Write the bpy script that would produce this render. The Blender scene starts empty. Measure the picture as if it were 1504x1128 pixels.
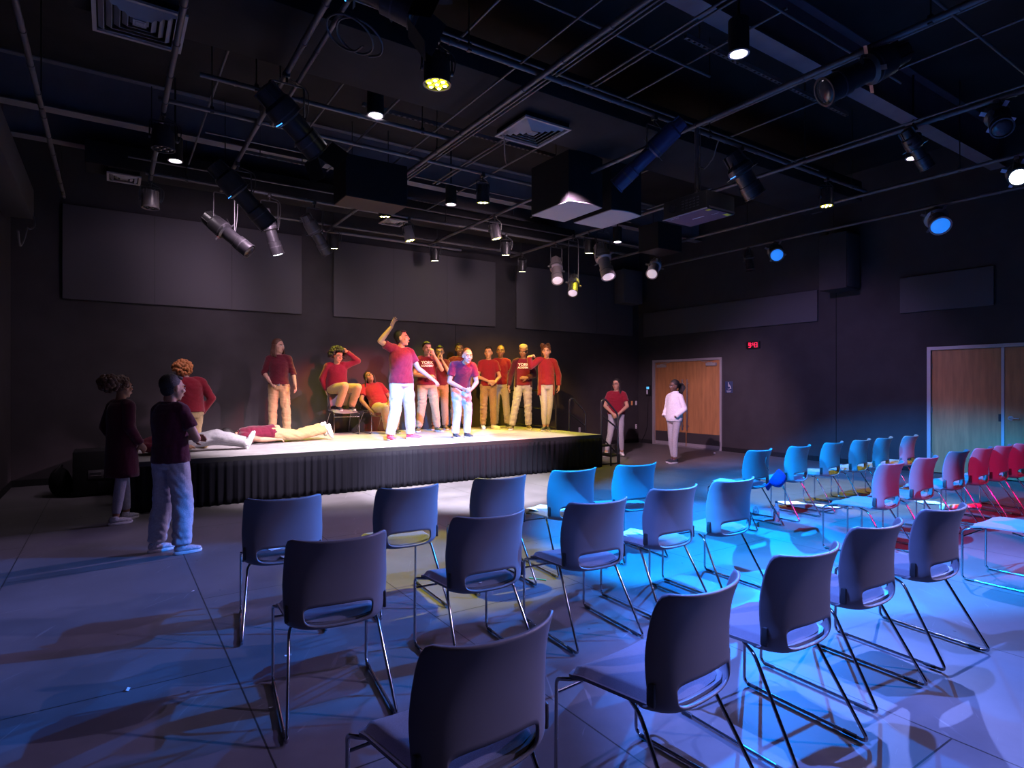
import bpy, bmesh, math, random
import numpy as np
from mathutils import Vector as V, Matrix, Quaternion, noise
from mathutils.bvhtree import BVHTree
random.seed(7)
C = bpy.context.scene.collection
S = bpy.context.scene
PI = math.pi

# ------------------------------------------------------------------ camera
cam_d = bpy.data.cameras.new('camera')
cam = bpy.data.objects.new('camera', cam_d); C.objects.link(cam)
cam_d.sensor_width = 36.0
cam_d.lens = 880 / 1504 * 36
cam_d.shift_y = 4 / 1504
cam.location = (0, 0, 1.5)
cam.rotation_euler = (PI / 2, 0, -math.radians(33.8))
S.camera = cam
# ------------------------------------------------------------------ world, exposure
w = bpy.data.worlds.new('world'); S.world = w; w.use_nodes = True
w.node_tree.nodes['Background'].inputs[0].default_value = (0.35, 0.3, 0.45, 1)
w.node_tree.nodes['Background'].inputs[1].default_value = 0.0
S.view_settings.view_transform = 'Standard'; S.view_settings.look = 'None'
S.view_settings.exposure = 0.0; S.view_settings.gamma = 1.0
S.view_settings.use_curve_mapping = False

def spot(loc, to, col, watt, deg, blend=0.35, r=0.05):
    l = bpy.data.lights.new('stage_and_fill_light', 'SPOT'); o = bpy.data.objects.new('stage_and_fill_light', l); C.objects.link(o)
    l.energy = watt; l.color = col; l.spot_size = math.radians(deg); l.spot_blend = blend; l.shadow_soft_size = r
    o.location = loc; o.rotation_euler = (V(to) - V(loc)).to_track_quat('-Z', 'Y').to_euler()
    return o
WH = (1, .84, .97); LAV = (.42, .38, 1); BLU = (0, .16, 1); AZ = (0, .29, 1); DBL = (0, .2, 1); RED = (1, .02, .03); YEL = (1, .86, .02); AMB = (1, .45, .05); PNK = (1, .6, .85)
LIGHTS = [
 # position, target, colour, watt, cone, blend, radius
 ((4.6, 5.6, 4.15), (3.4, 8.8, 0.2), WH, 1100, 56, .8, .05),
 ((3.2, 5.6, 4.2), (2.7, 9.0, 0.5), WH, 3300, 44, .8, .04),  # added lamp, brightens the left front of the stage
 ((2.8, 4.6, 4.2), (4.4, 7.7, 0.0), (.88, .83, 1), 9000, 38, .7, .05),
 ((9.3, 6.2, 4.1), (5.4, 9.4, 1.1), PNK, 2300, 38, .5, .04),
 ((2.6, 4.7, 4.1), (4.6, 9.2, 1.1), AZ, 6500, 20, .3, .03),
 ((7.5, 3.4, 4.1), (4.4, 10.4, 0.7), RED, 3600, 26, .3, .03),
 ((6.6, 5.4, 4.0), (3.9, 11.1, 1.1), (1, .22, .04), 1900, 20, .4, .03),
 ((3.9, 6.6, 4.1), (6.9, 10.7, 1.3), AMB, 1700, 34, .6, .04),
 ((1.1, 3.0, 4.25), (6.0, 3.8, 0.1), AZ, 11500, 50, .3, .03),
 ((3.9, 2.3, 4.2), (7.5, 4.1, 0.6), AZ, 5500, 32, .3, .03),
 ((10.5, 6.9, 3.95), (3.9, 3.5, 0.0), DBL, 5200, 30, .4, .04),
 ((8.8, 1.2, 4.2), (2.4, 3.8, 0.6), (0, .22, 1), 6500, 22, .3, .03),
 ((8.0, -1.2, 3.9), (1.7, 2.0, 0.7), (.46, .38, .85), 2100, 32, .4, .03),
 ((3.0, -1.8, 4.2), (2.2, 3.2, 0.5), (1, .74, .85), 45, 70, .8, .05),  # dim fill added behind the seats to lift the chair backs
 ((1.2, 2.3, 4.3), (4.1, .7, 0.0), (.11, .22, 1), 3000, 62, .4, .03),
 ((8.6, 3.6, 4.1), (4.4, 1.1, 0.0), (.22, .3, 1), 1500, 44, .5, .03),
 ((8.6, 7.4, 4.0), (0.2, 6.0, 0.1), (.62, .46, 1), 2500, 26, .7, .04),
 ((5.0, 2.2, 4.2), (0.2, 3.4, 0.0), (.35, .28, 1), 420, 60, .7, .04),
 ((4.2, -1.6, 4.1), (6.3, 2.25, 0.5), (1, .0, .1), 1900, 19, .3, .03),
 ((4.9, -1.6, 4.1), (8.5, 2.25, 0.5), (1, .0, .09), 3000, 20, .3, .03),
 ((4.6, 5.9, 4.1), (10.6, 9.2, 0.8), PNK, 1700, 42, .7, .05),
 ((6.4, 5.6, 4.2), (11.8, 6.6, 0.9), (.62, .4, 1), 520, 60, .8, .05),  # fill added to brighten the door wall
 ((1.9, 8.7, 4.1), (1.6, 11.5, 2.0), (1, .72, .98), 230, 110, 1, .3),  # soft wash added to lift the stage wall and its panels
 ((6.2, 7.4, 4.2), (6.2, 11.5, 2.2), (1, .72, .84), 300, 96, 1, .3),  # second added wash, for the other half of the stage wall
]
for L in LIGHTS: spot(*L)

# ------------------------------------------------------------------ materials
def mat(name, col, rough=.6, metal=0, noise_amt=.0, scale=8, bump=0, bscale=60, emit=None, es=1, alpha=None, trans=0, spec=.5, sheen=0, stretch=None):
    m = bpy.data.materials.new(name); m.use_nodes = True; nt = m.node_tree; b = nt.nodes['Principled BSDF']
    b.inputs['Base Color'].default_value = (*col, 1); b.inputs['Roughness'].default_value = rough
    b.inputs['Metallic'].default_value = metal; b.inputs['Specular IOR Level'].default_value = spec
    if trans: b.inputs['Transmission Weight'].default_value = trans
    if sheen: b.inputs['Sheen Weight'].default_value = sheen
    tc = nt.nodes.new('ShaderNodeTexCoord'); src = tc.outputs['Object']
    if stretch:
        mp = nt.nodes.new('ShaderNodeMapping'); mp.inputs['Scale'].default_value = stretch; nt.links.new(src, mp.inputs[0]); src = mp.outputs[0]
    if noise_amt:
        n = nt.nodes.new('ShaderNodeTexNoise'); n.inputs['Scale'].default_value = scale; n.inputs['Detail'].default_value = 5
        nt.links.new(src, n.inputs['Vector'])
        r = nt.nodes.new('ShaderNodeValToRGB'); nt.links.new(n.outputs['Fac'], r.inputs[0])
        r.color_ramp.elements[0].position = .3; r.color_ramp.elements[1].position = .7
        r.color_ramp.elements[0].color = (*[c * (1 - noise_amt) for c in col], 1)
        r.color_ramp.elements[1].color = (*[min(1, c * (1 + noise_amt)) for c in col], 1)
        nt.links.new(r.outputs[0], b.inputs['Base Color'])
    if bump:
        n2 = nt.nodes.new('ShaderNodeTexNoise'); n2.inputs['Scale'].default_value = bscale; n2.inputs['Detail'].default_value = 4
        nt.links.new(src, n2.inputs['Vector'])
        bp = nt.nodes.new('ShaderNodeBump'); bp.inputs['Strength'].default_value = bump; bp.inputs['Distance'].default_value = .01
        nt.links.new(n2.outputs['Fac'], bp.inputs['Height']); nt.links.new(bp.outputs[0], b.inputs['Normal'])
    if emit:
        b.inputs['Emission Color'].default_value = (*emit, 1); b.inputs['Emission Strength'].default_value = es
    return m

M = {}
M['wall'] = mat('wall_paint', (.042, .038, .042), .85, noise_amt=.12, scale=3, bump=.15, bscale=300, spec=.2)
M['panel'] = mat('panel_fabric', (.085, .08, .09), .95, noise_amt=.06, scale=400, spec=.1)
M['deckroof'] = mat('ceiling_paint', (.018, .017, .02), .8, noise_amt=.3, scale=2, spec=.2)
M['pipe'] = mat('pipe_paint', (.09, .085, .095), .42, noise_amt=.1, scale=20, spec=.5)
M['beam'] = mat('beam_paint', (.16, .15, .175), .8, noise_amt=.1, scale=4, spec=.2)
M['duct'] = mat('duct_paint', (.05, .048, .055), .5, noise_amt=.1, scale=3)
M['black'] = mat('black_metal', (.012, .012, .014), .45, spec=.5)
M['blackm'] = mat('black_matte', (.014, .014, .016), .85, noise_amt=.2, scale=50, spec=.2)
M['lampbody'] = mat('lamp_body_enamel', (.03, .028, .032), .35, noise_amt=.15, scale=15, spec=.6)
M['lampbody_lit'] = mat('lamp_body_lit', (.30, .25, .27), .35, metal=.3)  # paler pinkish copy of the lamp body, coloured light painted in
M['black_gloss'] = mat('black_gloss_tube', (.025, .023, .028), .25, spec=.6)
M['cable'] = mat('cable_rubber', (.02, .02, .022), .5)
M['steel'] = mat('brushed_steel', (.45, .44, .46), .3, metal=1)
M['chrome'] = mat('chair_chrome', (.42, .42, .45), .16, metal=1)
M['alu'] = mat('frame_aluminium', (.42, .4, .44), .45, metal=.4)
M['white'] = mat('white_plastic', (.75, .74, .76), .4)
M['grille'] = mat('pale_grille', (.36, .34, .37), .8, noise_amt=.06, scale=300)
M['vent'] = mat('vent_enamel', (.3, .29, .32), .5)
M['chair_shell'] = mat('chair_plastic', (.15, .145, .165), .42, noise_amt=.03, scale=5, bump=.06, bscale=900, spec=.45)
M['chair_fab'] = mat('chair_fabric', (.15, .145, .175), .95, noise_amt=.25, scale=500, bump=.3, bscale=900, spec=.1, sheen=.2)
M['chair_dark'] = mat('chair_dark_plastic', (.02, .02, .022), .5)
M['paper'] = mat('paper_white', (.8, .8, .82), .8)
M['ink'] = mat('printed_ink', (.2, .2, .22), .8)
M['curtain'] = mat('skirt_cloth', (.0045, .0045, .009), .8, spec=.12)
M['oak'] = mat('door_veneer', (.42, .19, .075), .45, noise_amt=.18, scale=6, stretch=(3, 3, .35))
M['kick'] = mat('kick_plate', (.11, .1, .11), .4, metal=.6)
M['led_y'] = mat('led_yellow', (.9, .9, .1), .3, emit=(1, .93, .01), es=3.2)
M['led_yh'] = mat('led_yellow_core', (1, 1, .5), .3, emit=(1, 1, .45), es=26)
M['lamp_w'] = mat('downlight_glow', (1, 1, 1), .3, emit=(1, .86, .97), es=14)
M['lens_w'] = mat('lens_lit_white', (.9, .9, .9), .2, emit=(.75, .85, 1), es=1.6)
M['lens_hot'] = mat('lens_lit_bright', (.9, .9, .9), .2, emit=(.8, .92, 1), es=7)
M['lens_b'] = mat('lens_lit_blue', (.05, .3, .9), .2, emit=(.02, .22, .9), es=.9)
M['lens_p'] = mat('lens_pale_pink', (.7, .6, .65), .2, emit=(.9, .7, .8), es=.55)
M['lens_off'] = mat('lens_dark_glass', (.03, .03, .035), .1)
M['slit_b'] = mat('slit_glow_blue', (.1, .3, .9), .3, emit=(.05, .3, 1), es=3)
M['slit_r'] = mat('slit_glow_red', (.9, .1, .1), .3, emit=(1, .05, .03), es=1.5)
M['clock'] = mat('clock_digits', (.9, .05, .1), .3, emit=(1, .02, .1), es=1.6)
M['screen'] = mat('panel_screen', (.1, .4, .6), .3, emit=(.1, .5, .9), es=1)
M['navy'] = mat('sign_navy', (.02, .04, .12), .5)
M['ysticker'] = mat('sticker_yellow', (.8, .7, .03), .5, emit=(.8, .7, .03), es=.0)
M['hat'] = mat('cap_cloth', (.02, .03, .25), .85, noise_amt=.2, scale=60, bump=.3)
M['liquid'] = mat('red_drink', (.55, .02, .04), .2, spec=.5)
M['clear'] = mat('clear_plastic', (.75, .8, .9), .08, trans=.85)
M['dcap'] = mat('cap_dark', (.02, .03, .06), .4)
M['orange_l'] = mat('switch_orange', (.75, .4, .15), .5)

def floor_mat():
    m = bpy.data.materials.new('floor_hardboard'); m.use_nodes = True; nt = m.node_tree; N = nt.nodes; L = nt.links; b = N['Principled BSDF']
    tc = N.new('ShaderNodeTexCoord')
    mp = N.new('ShaderNodeMapping'); L.new(tc.outputs['Object'], mp.inputs[0])
    mp.inputs['Rotation'].default_value = (0, 0, PI / 2); mp.inputs['Location'].default_value = (-1.36 + 2.44, -.54, 0)
    br = N.new('ShaderNodeTexBrick'); L.new(mp.outputs[0], br.inputs['Vector'])
    br.inputs['Scale'].default_value = 1; br.inputs['Brick Width'].default_value = 2.44; br.inputs['Row Height'].default_value = 1.22
    br.inputs['Mortar Size'].default_value = .0042; br.inputs['Mortar Smooth'].default_value = .1
    br.inputs['Color1'].default_value = (.115, .11, .12, 1); br.inputs['Color2'].default_value = (.13, .122, .132, 1); br.inputs['Mortar'].default_value = (.02, .02, .022, 1)
    n = N.new('ShaderNodeTexNoise'); n.inputs['Scale'].default_value = 1.3; n.inputs['Detail'].default_value = 8; n.inputs['Roughness'].default_value = .65; L.new(tc.outputs['Object'], n.inputs['Vector'])
    r = N.new('ShaderNodeMapRange'); L.new(n.outputs['Fac'], r.inputs[0]); r.inputs[1].default_value = .3; r.inputs[2].default_value = .7; r.inputs[3].default_value = .75; r.inputs[4].default_value = 1.25
    mx = N.new('ShaderNodeMixRGB'); mx.blend_type = 'MULTIPLY'; mx.inputs[0].default_value = 1; L.new(br.outputs[0], mx.inputs[1]); L.new(r.outputs[0], mx.inputs[2])
    # pale scuffs and scratches
    col = mx.outputs[0]
    for (rot, sc, th, amt) in ((.5, (26, 2.2, 1), .68, .5), (-.7, (3, 30, 1), .7, .45), (1.3, (60, 4, 1), .71, .6)):
        m2 = N.new('ShaderNodeMapping'); m2.inputs['Rotation'].default_value = (0, 0, rot); L.new(tc.outputs['Object'], m2.inputs[0])
        m3 = N.new('ShaderNodeMapping'); m3.inputs['Scale'].default_value = sc; L.new(m2.outputs[0], m3.inputs[0])
        s = N.new('ShaderNodeTexNoise'); s.inputs['Scale'].default_value = 1; s.inputs['Detail'].default_value = 3; s.inputs['Distortion'].default_value = .6; L.new(m3.outputs[0], s.inputs['Vector'])
        rr = N.new('ShaderNodeMapRange'); L.new(s.outputs['Fac'], rr.inputs[0]); rr.inputs[1].default_value = th; rr.inputs[2].default_value = th + .05; rr.inputs[3].default_value = 0; rr.inputs[4].default_value = amt
        mm = N.new('ShaderNodeMixRGB'); L.new(rr.outputs[0], mm.inputs[0]); L.new(col, mm.inputs[1]); mm.inputs[2].default_value = (.24, .235, .25, 1); col = mm.outputs[0]
    # screw heads on a loose grid
    vo = N.new('ShaderNodeTexVoronoi'); vo.inputs['Scale'].default_value = 3.3; vo.inputs['Randomness'].default_value = .35; L.new(tc.outputs['Object'], vo.inputs['Vector'])
    vr = N.new('ShaderNodeMapRange'); L.new(vo.outputs['Distance'], vr.inputs[0]); vr.inputs[1].default_value = .024; vr.inputs[2].default_value = .034; vr.inputs[3].default_value = .85; vr.inputs[4].default_value = 0
    m4 = N.new('ShaderNodeMixRGB'); L.new(vr.outputs[0], m4.inputs[0]); L.new(col, m4.inputs[1]); m4.inputs[2].default_value = (.012, .012, .014, 1)
    L.new(m4.outputs[0], b.inputs['Base Color'])
    r2 = N.new('ShaderNodeMapRange'); L.new(n.outputs['Fac'], r2.inputs[0]); r2.inputs[3].default_value = .38; r2.inputs[4].default_value = .62; L.new(r2.outputs[0], b.inputs['Roughness'])
    bp = N.new('ShaderNodeBump'); bp.inputs['Strength'].default_value = .25; bp.inputs['Distance'].default_value = .004; L.new(n.outputs['Fac'], bp.inputs['Height']); L.new(bp.outputs[0], b.inputs['Normal'])
    b.inputs['Specular IOR Level'].default_value = .35
    return m
M['floor'] = floor_mat()

def stage_mat():
    m = mat('stage_deck_carpet', (.36, .345, .35), .8, noise_amt=.15, scale=5, bump=.2, bscale=200, spec=.2)
    return m
M['stage'] = stage_mat()

# ------------------------------------------------------------------ mesh helpers
class MB:
    def __init__(s): s.v = []; s.f = []; s.m = []; s.cur = 0
    def add(s, vs, fs):
        o = len(s.v); s.v += [tuple(p) for p in vs]; s.f += [tuple(i + o for i in f) for f in fs]; s.m += [s.cur] * len(fs)
    def box(s, a, b, mtx=None):
        x0, y0, z0 = a; x1, y1, z1 = b
        vs = [V((x, y, z)) for x in (x0, x1) for y in (y0, y1) for z in (z0, z1)]
        if mtx: vs = [mtx @ p for p in vs]
        s.add(vs, [(0, 1, 3, 2), (4, 6, 7, 5), (0, 4, 5, 1), (2, 3, 7, 6), (0, 2, 6, 4), (1, 5, 7, 3)])
    def rbox(s, a, b, r=.01, mtx=None, seg=2):
        bm = bmesh.new(); bmesh.ops.create_cube(bm, size=1)
        c = [(a[i] + b[i]) / 2 for i in range(3)]; d = [b[i] - a[i] for i in range(3)]
        for v in bm.verts: v.co = V([c[i] + v.co[i] * d[i] for i in range(3)])
        bmesh.ops.bevel(bm, geom=bm.edges[:], offset=min(r, min(d) * .45), segments=seg, affect='EDGES', profile=.5)
        if mtx: bmesh.ops.transform(bm, matrix=mtx, verts=bm.verts[:])
        bm.verts.index_update(); s.add([v.co for v in bm.verts], [[v.index for v in f.verts] for f in bm.faces]); bm.free()
    def ell(s, c, r, rot=None, n=16, k=10):
        c = V(c); vs = []; fs = []
        for i in range(1, k):
            t = PI * i / k
            for j in range(n):
                u = 2 * PI * j / n
                p = V((r[0] * math.sin(t) * math.cos(u), r[1] * math.sin(t) * math.sin(u), r[2] * math.cos(t)))
                vs.append(c + (rot @ p if rot else p))
        top = V((0, 0, r[2])); vs.append(c + (rot @ top if rot else top)); vs.append(c - (rot @ top if rot else top))
        for i in range(k - 2):
            for j in range(n):
                a = i * n + j; b = i * n + (j + 1) % n
                fs.append((a, a + n, b + n, b))
        T = len(vs) - 2
        for j in range(n):
            fs.append((T, j, (j + 1) % n)); q = (k - 2) * n; fs.append((T + 1, q + (j + 1) % n, q + j))
        s.add(vs, fs)
    def rings(s, rs, cap=True):
        n = len(rs[0]); vs = [p for r in rs for p in r]; fs = []
        for i in range(len(rs) - 1):
            for j in range(n):
                a = i * n + j; b = i * n + (j + 1) % n; fs.append((a, b, b + n, a + n))
        if cap: fs.append(tuple(range(n))[::-1]); fs.append(tuple(range((len(rs) - 1) * n, len(rs) * n)))
        s.add(vs, fs)
    def cone(s, p0, p1, r0, r1, n=16, round_=True, x=None, k0=1.0, k1=1.0):
        """tapered limb from p0 to p1, domed ends when round_; k flattens along the second axis"""
        p0 = V(p0); p1 = V(p1); d = (p1 - p0); L = d.length
        if L < 1e-6: return
        d /= L
        if x is None: x = d.orthogonal()
        x = (V(x) - d * V(x).dot(d)).normalized(); y = d.cross(x)
        st = []
        if round_:
            for a in (80, 60, 40, 20): t = math.radians(a); st.append((-r0 * math.sin(t), r0 * math.cos(t), k0))
        st.append((0, r0, k0)); st.append((L, r1, k1))
        if round_:
            for a in (20, 40, 60, 80): t = math.radians(a); st.append((L + r1 * math.sin(t), r1 * math.cos(t), k1))
        s.rings([[p0 + d * h + x * (r * math.cos(2 * PI * j / n)) + y * (r * k * math.sin(2 * PI * j / n)) for j in range(n)] for h, r, k in st])
    def tube(s, pts, r, n=8, closed=False):
        pts = [V(p) for p in pts]; rs = []; x = None; N = len(pts)
        for i, p in enumerate(pts):
            a = pts[i - 1] if (i or closed) else p; b = pts[(i + 1) % N] if (i < N - 1 or closed) else p
            d = (b - a).normalized()
            if x is None: x = d.orthogonal().normalized()
            x = (x - d * x.dot(d)).normalized(); y = d.cross(x)
            rr = r[i] if isinstance(r, (list, tuple)) else r
            rs.append([p + x * (rr * math.cos(2 * PI * j / n)) + y * (rr * math.sin(2 * PI * j / n)) for j in range(n)])
        if closed: rs.append(rs[0]); s.rings(rs, False)
        else: s.rings(rs)
    def disc(s, c, d, r, t, n=24):
        d = V(d).normalized(); s.cone(V(c) - d * t / 2, V(c) + d * t / 2, r, r, n, False)
    def build(s, name, m, parent=None, smooth=True, sharp=40):
        me = bpy.data.meshes.new(name); me.from_pydata(s.v, [], s.f)
        for x in (m if isinstance(m, (list, tuple)) else [m]): me.materials.append(M[x] if isinstance(x, str) else x)
        if any(s.m): me.polygons.foreach_set('material_index', s.m)
        if smooth:
            me.polygons.foreach_set('use_smooth', [True] * len(me.polygons)); me.update()
            try: me.set_sharp_from_angle(angle=math.radians(sharp))
            except Exception: pass
        o = bpy.data.objects.new(name, me); C.objects.link(o); o.parent = parent
        return o
def fillet(pts, r, n=5):
    pts = [V(p) for p in pts]; out = [pts[0]]
    for i in range(1, len(pts) - 1):
        a = (pts[i - 1] - pts[i]); b = (pts[i + 1] - pts[i]); q = min(r, a.length * .45, b.length * .45); a.normalize(); b.normalize()
        p0 = pts[i] + a * q; p1 = pts[i] + b * q
        for k in range(n + 1):
            t = k / n; out.append((1 - t) ** 2 * p0 + 2 * t * (1 - t) * pts[i] + t * t * p1)
    out.append(pts[-1]); return out
def spline(pts, n=8):
    pts = [V(p) for p in pts]; P = [pts[0] * 2 - pts[1]] + pts + [pts[-1] * 2 - pts[-2]]; out = []
    for i in range(1, len(P) - 2):
        for k in range(n):
            t = k / n; a, b, c, d = P[i - 1:i + 3]
            out.append(.5 * ((2 * b) + (c - a) * t + (2 * a - 5 * b + 4 * c - d) * t * t + (3 * b - a - 3 * c + d) * t ** 3))
    out.append(pts[-1]); return out
def tag(o, label, cat, group=None):
    o['label'] = label; o['category'] = cat
    if group: o['group'] = group
    return o
def thing(name, label, cat, loc=(0, 0, 0), rz=0, group=None):
    o = bpy.data.objects.new(name, None); C.objects.link(o); o.location = loc; o.rotation_euler = (0, 0, rz); o.empty_display_size = .1
    return tag(o, label, cat, group)
def structure(o): o['kind'] = 'structure'; return o
def kids(o): return [c for c in list(C.objects) if c.parent == o]
def copy_tree(o, parent=None):
    c = o.copy(); C.objects.link(c); c.parent = parent
    for ch in kids(o): copy_tree(ch, c)
    return c
def sbox(name, a, b, m, parent=None, r=0):
    q = MB()
    if r: q.rbox(a, b, r)
    else: q.box(a, b)
    o = q.build(name, m, parent, smooth=bool(r))
    if parent is None: structure(o)
    return o

# ------------------------------------------------------------------ the room
X0, X1, Y0, Y1, ZC = -1.24, 11.85, -5.0, 11.56, 5.6
sbox('floor', (X0 - .2, Y0 - .2, -.1), (X1 + .2, Y1 + .2, 0), 'floor')
sbox('ceiling', (X0 - .2, Y0 - .2, ZC), (X1 + .2, Y1 + .2, ZC + .2), 'deckroof')
sbox('wall_back', (X0 - .2, Y1, 0), (X1 + .2, Y1 + .2, ZC), 'wall')
sbox('wall_left', (X0 - .2, Y0, 0), (X0, Y1, ZC), 'wall')
sbox('wall_front', (X0 - .2, Y0 - .2, 0), (X1 + .2, Y0, ZC), 'wall')
# right wall with two door openings
q = MB()
D1a, D1b, D2a, D2b, DH = 8.89, 11.04, 2.54, 4.66, 2.19
for a, b in ((Y0, D2a), (D2b, D1a), (D1b, Y1)): q.box((X1, a, 0), (X1 + .2, b, ZC))
for a, b in ((D2a, D2b), (D1a, D1b)): q.box((X1, a, DH), (X1 + .2, b, ZC)); q.box((X1 + .18, a, 0), (X1 + .2, b, DH))
structure(q.build('wall_right', 'wall', smooth=False))
q = MB(); q.box((X0, Y1 - .012, 0), (X1, Y1, .1)); structure(q.build('baseboard_back', 'blackm', smooth=False))
q = MB(); q.box((X0, Y0, 0), (X0 + .012, Y1 - .012, .1)); structure(q.build('baseboard_left', 'blackm', smooth=False))
q = MB()
for a, b in ((Y0, D2a), (D2b, D1a), (D1b, Y1 - .012)): q.box((X1 - .012, a, 0), (X1, b, .1))
structure(q.build('baseboard_right', 'blackm', smooth=False))
sbox('trim_1', (X1 - .004, 6.235, .1), (X1, 6.25, 3.4), 'blackm')
sbox('trim_2', (6.25, Y1 - .004, .1), (6.262, Y1, 2.85), 'blackm')

def double_door(name, ya, yb, lever):
    root = structure(bpy.data.objects.new(name, None)); C.objects.link(root); root.location = (X1, (ya + yb) / 2, 0)
    h = (yb - ya) / 2; f = .055
    q = MB(); q.box((-.02, -h, 0), (.12, -h + f, DH)); q.box((-.02, h - f, 0), (.12, h, DH)); q.box((-.02, -h + f, DH - f), (.12, h - f, DH))
    if not lever: q.box((0, -h + f, 0), (.12, h - f, .012))
    q.build('door_frame', 'alu', root, False)
    for s in (-1, 1):
        y0, y1 = (f + .004 - h, -.004) if s < 0 else (.004, h - f - .004)
        leaf = sbox('door_leaf', (.03, y0, .02), (.075, y1, DH - f - .004), 'oak', root)
        if not lever:
            sbox('kick_plate', (.026, y0 + .01, .03), (.03, y1 - .01, .36), 'kick', leaf)
            sbox('bottom_rail', (.024, y0 + .01, .02), (.03, y1 - .01, .1), 'alu', leaf)
            q = MB(); yy = s * .075
            q.tube([(-.03, yy, .42), (-.03, yy, 1.68)], .016, 12)
            for z in (.52, 1.58): q.tube([(-.03, yy, z), (.03, yy, z)], .01, 8)
            q.build('pull_handle', 'steel', leaf)
            q = MB(); c = s * (h - .3); q.rbox((-.04, c - .14, DH - .19), (.03, c + .14, DH - .12), .008); q.box((-.015, c - .03, DH - .12), (.0, c + .03, DH - .1))
            q.tube([(-.02, c, DH - .12), (-.05, c - s * .18, DH - .09), (-.01, c - s * .3, DH - .06)], .008, 6)
            q.build('door_closer', 'alu', leaf)
        else:
            q = MB()
            if s > 0: pass
            for z in (.3, 1.1, 1.85): q.tube([(.02, s * (h - f - .008), z - .05), (.02, s * (h - f - .008), z + .05)], .008, 8)
            q.build('hinge', 'steel', leaf)
    if lever:
        sbox('astragal', (.012, -.02, .02), (.03, .02, DH - f), 'alu', root)
        q = MB(); q.disc((.022, -.1, 1.0), (1, 0, 0), .036, .014); q.tube(fillet([(.02, -.1, 1.0), (-.04, -.1, 1.0), (-.04, -.22, 1.0)], .02), .01, 10)
        q.build('lever_handle', 'steel', root)
        sbox('lock_plate', (.024, .025, .94), (.03, .06, 1.06), 'black', root)
double_door('door_1', D1a, D1b, False)
double_door('door_2', D2a, D2b, True)

# acoustic panels
def wall_panel(a, b, label, seams=(), axis='x', m='panel'):
    o = sbox('acoustic_panel', a, b, m, None, .006); del o['kind']; tag(o, label, 'wall panel', 'acoustic wall panels')
    for s in seams:
        sbox('panel_joint', (s - .002, a[1] - .001, a[2] + .01), (s + .002, a[1] + .004, b[2] - .01), 'blackm', o)
    return o
PD = Y1 - .06; YW = Y1 - .003; XW = X1 - .003
wall_panel((-.62, PD, 2.86), (2.97, YW, 4.32), 'widest grey fabric panel high on the stage wall, behind the dark angled spotlights', (.6, 1.77))
wall_panel((3.57, PD, 2.86), (7.25, YW, 4.32), 'wide grey fabric panel high on the stage wall above the performers, between two others', (4.8, 6.02))
wall_panel((7.83, PD, 2.86), (11.58, YW, 4.32), 'grey fabric panel high on the stage wall next to the room corner', (9.1, 10.3))
wall_panel((X1 - .05, 6.6, 2.82), (XW, 11.33, 3.45), 'long shallow dark fabric panel on the wall above the oak double doors and red clock')
wall_panel((X1 - .05, 3.7, 2.82), (XW, 5.08, 3.45), 'short dark fabric panel on the wall above the oak doors with a lever handle')

# ------------------------------------------------------------------ stage
SX0, SX1, SY0, SY1, SZ = .12, 7.6, 8.36, 11.46, .61
st = thing('stage_platform', 'low grey carpeted stage platform with a black pleated skirt', 'stage', ((SX0 + SX1) / 2, SY0, 0))
ox = (SX0 + SX1) / 2
q = MB()
nx = 3; w_ = (SX1 - SX0) / nx
for i in range(nx):
    for (y0, y1) in ((0, 1.22), (1.222, 2.44), (2.442, SY1 - SY0)):
        q.box((SX0 - ox + i * w_ + .0025, y0 + .002, SZ - .03), (SX0 - ox + (i + 1) * w_ - .0025, y1 - .002, SZ))
q.build('deck', 'stage', st, False)
q = MB(); q.box((SX0 - ox + .01, .01, SZ - .06), (SX1 - ox - .01, SY1 - SY0 - .01, SZ - .031)); q.build('deck_joint_backing', 'blackm', st, False)
q = MB(); q.box((SX0 - ox - .006, -.008, SZ - .07), (SX1 - ox + .006, 0, SZ - .004)); q.box((SX1 - ox, 0, SZ - .07), (SX1 - ox + .006, SY1 - SY0, SZ - .004)); q.box((SX0 - ox - .006, 0, SZ - .07), (SX0 - ox, SY1 - SY0, SZ - .004)); q.build('fascia', 'black', st, False)
def pleats(path, z0, z1, amp=.018, per=.105):
    vs = []; fs = []; tot = 0; pts = []
    for i in range(len(path) - 1):
        a = V(path[i]); b = V(path[i + 1]); L = (b - a).length; n = int(L / .012); nrm = V(((b - a).y, -(b - a).x, 0)).normalized()
        for k in range(n): pts.append((a.lerp(b, k / n), nrm, tot + L * k / n))
        tot += L
    Z = 7
    for p, nr, s in pts:
        for j in range(Z + 1):
            t = j / Z; ph = s / per * 2 * PI + 1.6 * math.sin(s * 3.1) + 1.1 * math.sin(s * 8.3); x = math.sin(ph) + .35 * math.sin(2.3 * ph + 1) + .3 * math.sin(s * 7)
            am = amp * (.45 + .75 * t + .2 * math.sin(s * 5))
            c = p + nr * (am * x + .022); vs.append((c.x, c.y, z1 + (z0 - z1) * t))
    for i in range(len(pts) - 1):
        for j in range(Z):
            a = i * (Z + 1) + j; fs.append((a, a + 1, a + Z + 2, a + Z + 1))
    q = MB(); q.add(vs, fs); return q
a0 = SX0 - ox; a1 = SX1 - ox; dpt = SY1 - SY0
o = pleats([(a0, dpt, 0), (a0, 0, 0), (a1, 0, 0), (a1, dpt, 0)], .006, SZ - .06).build('skirt', 'curtain', st, True, 180)
sm = o.modifiers.new('thickness', 'SOLIDIFY'); sm.thickness = .003
q = MB()
for x in np.linspace(a0 + .1, a1 - .1, 7):
    for y in (.12, 1.4, 2.9): q.tube([(x, y, 0), (x, y, SZ - .06)], .02, 8)
q.build('support_leg', 'black', st)

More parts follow.
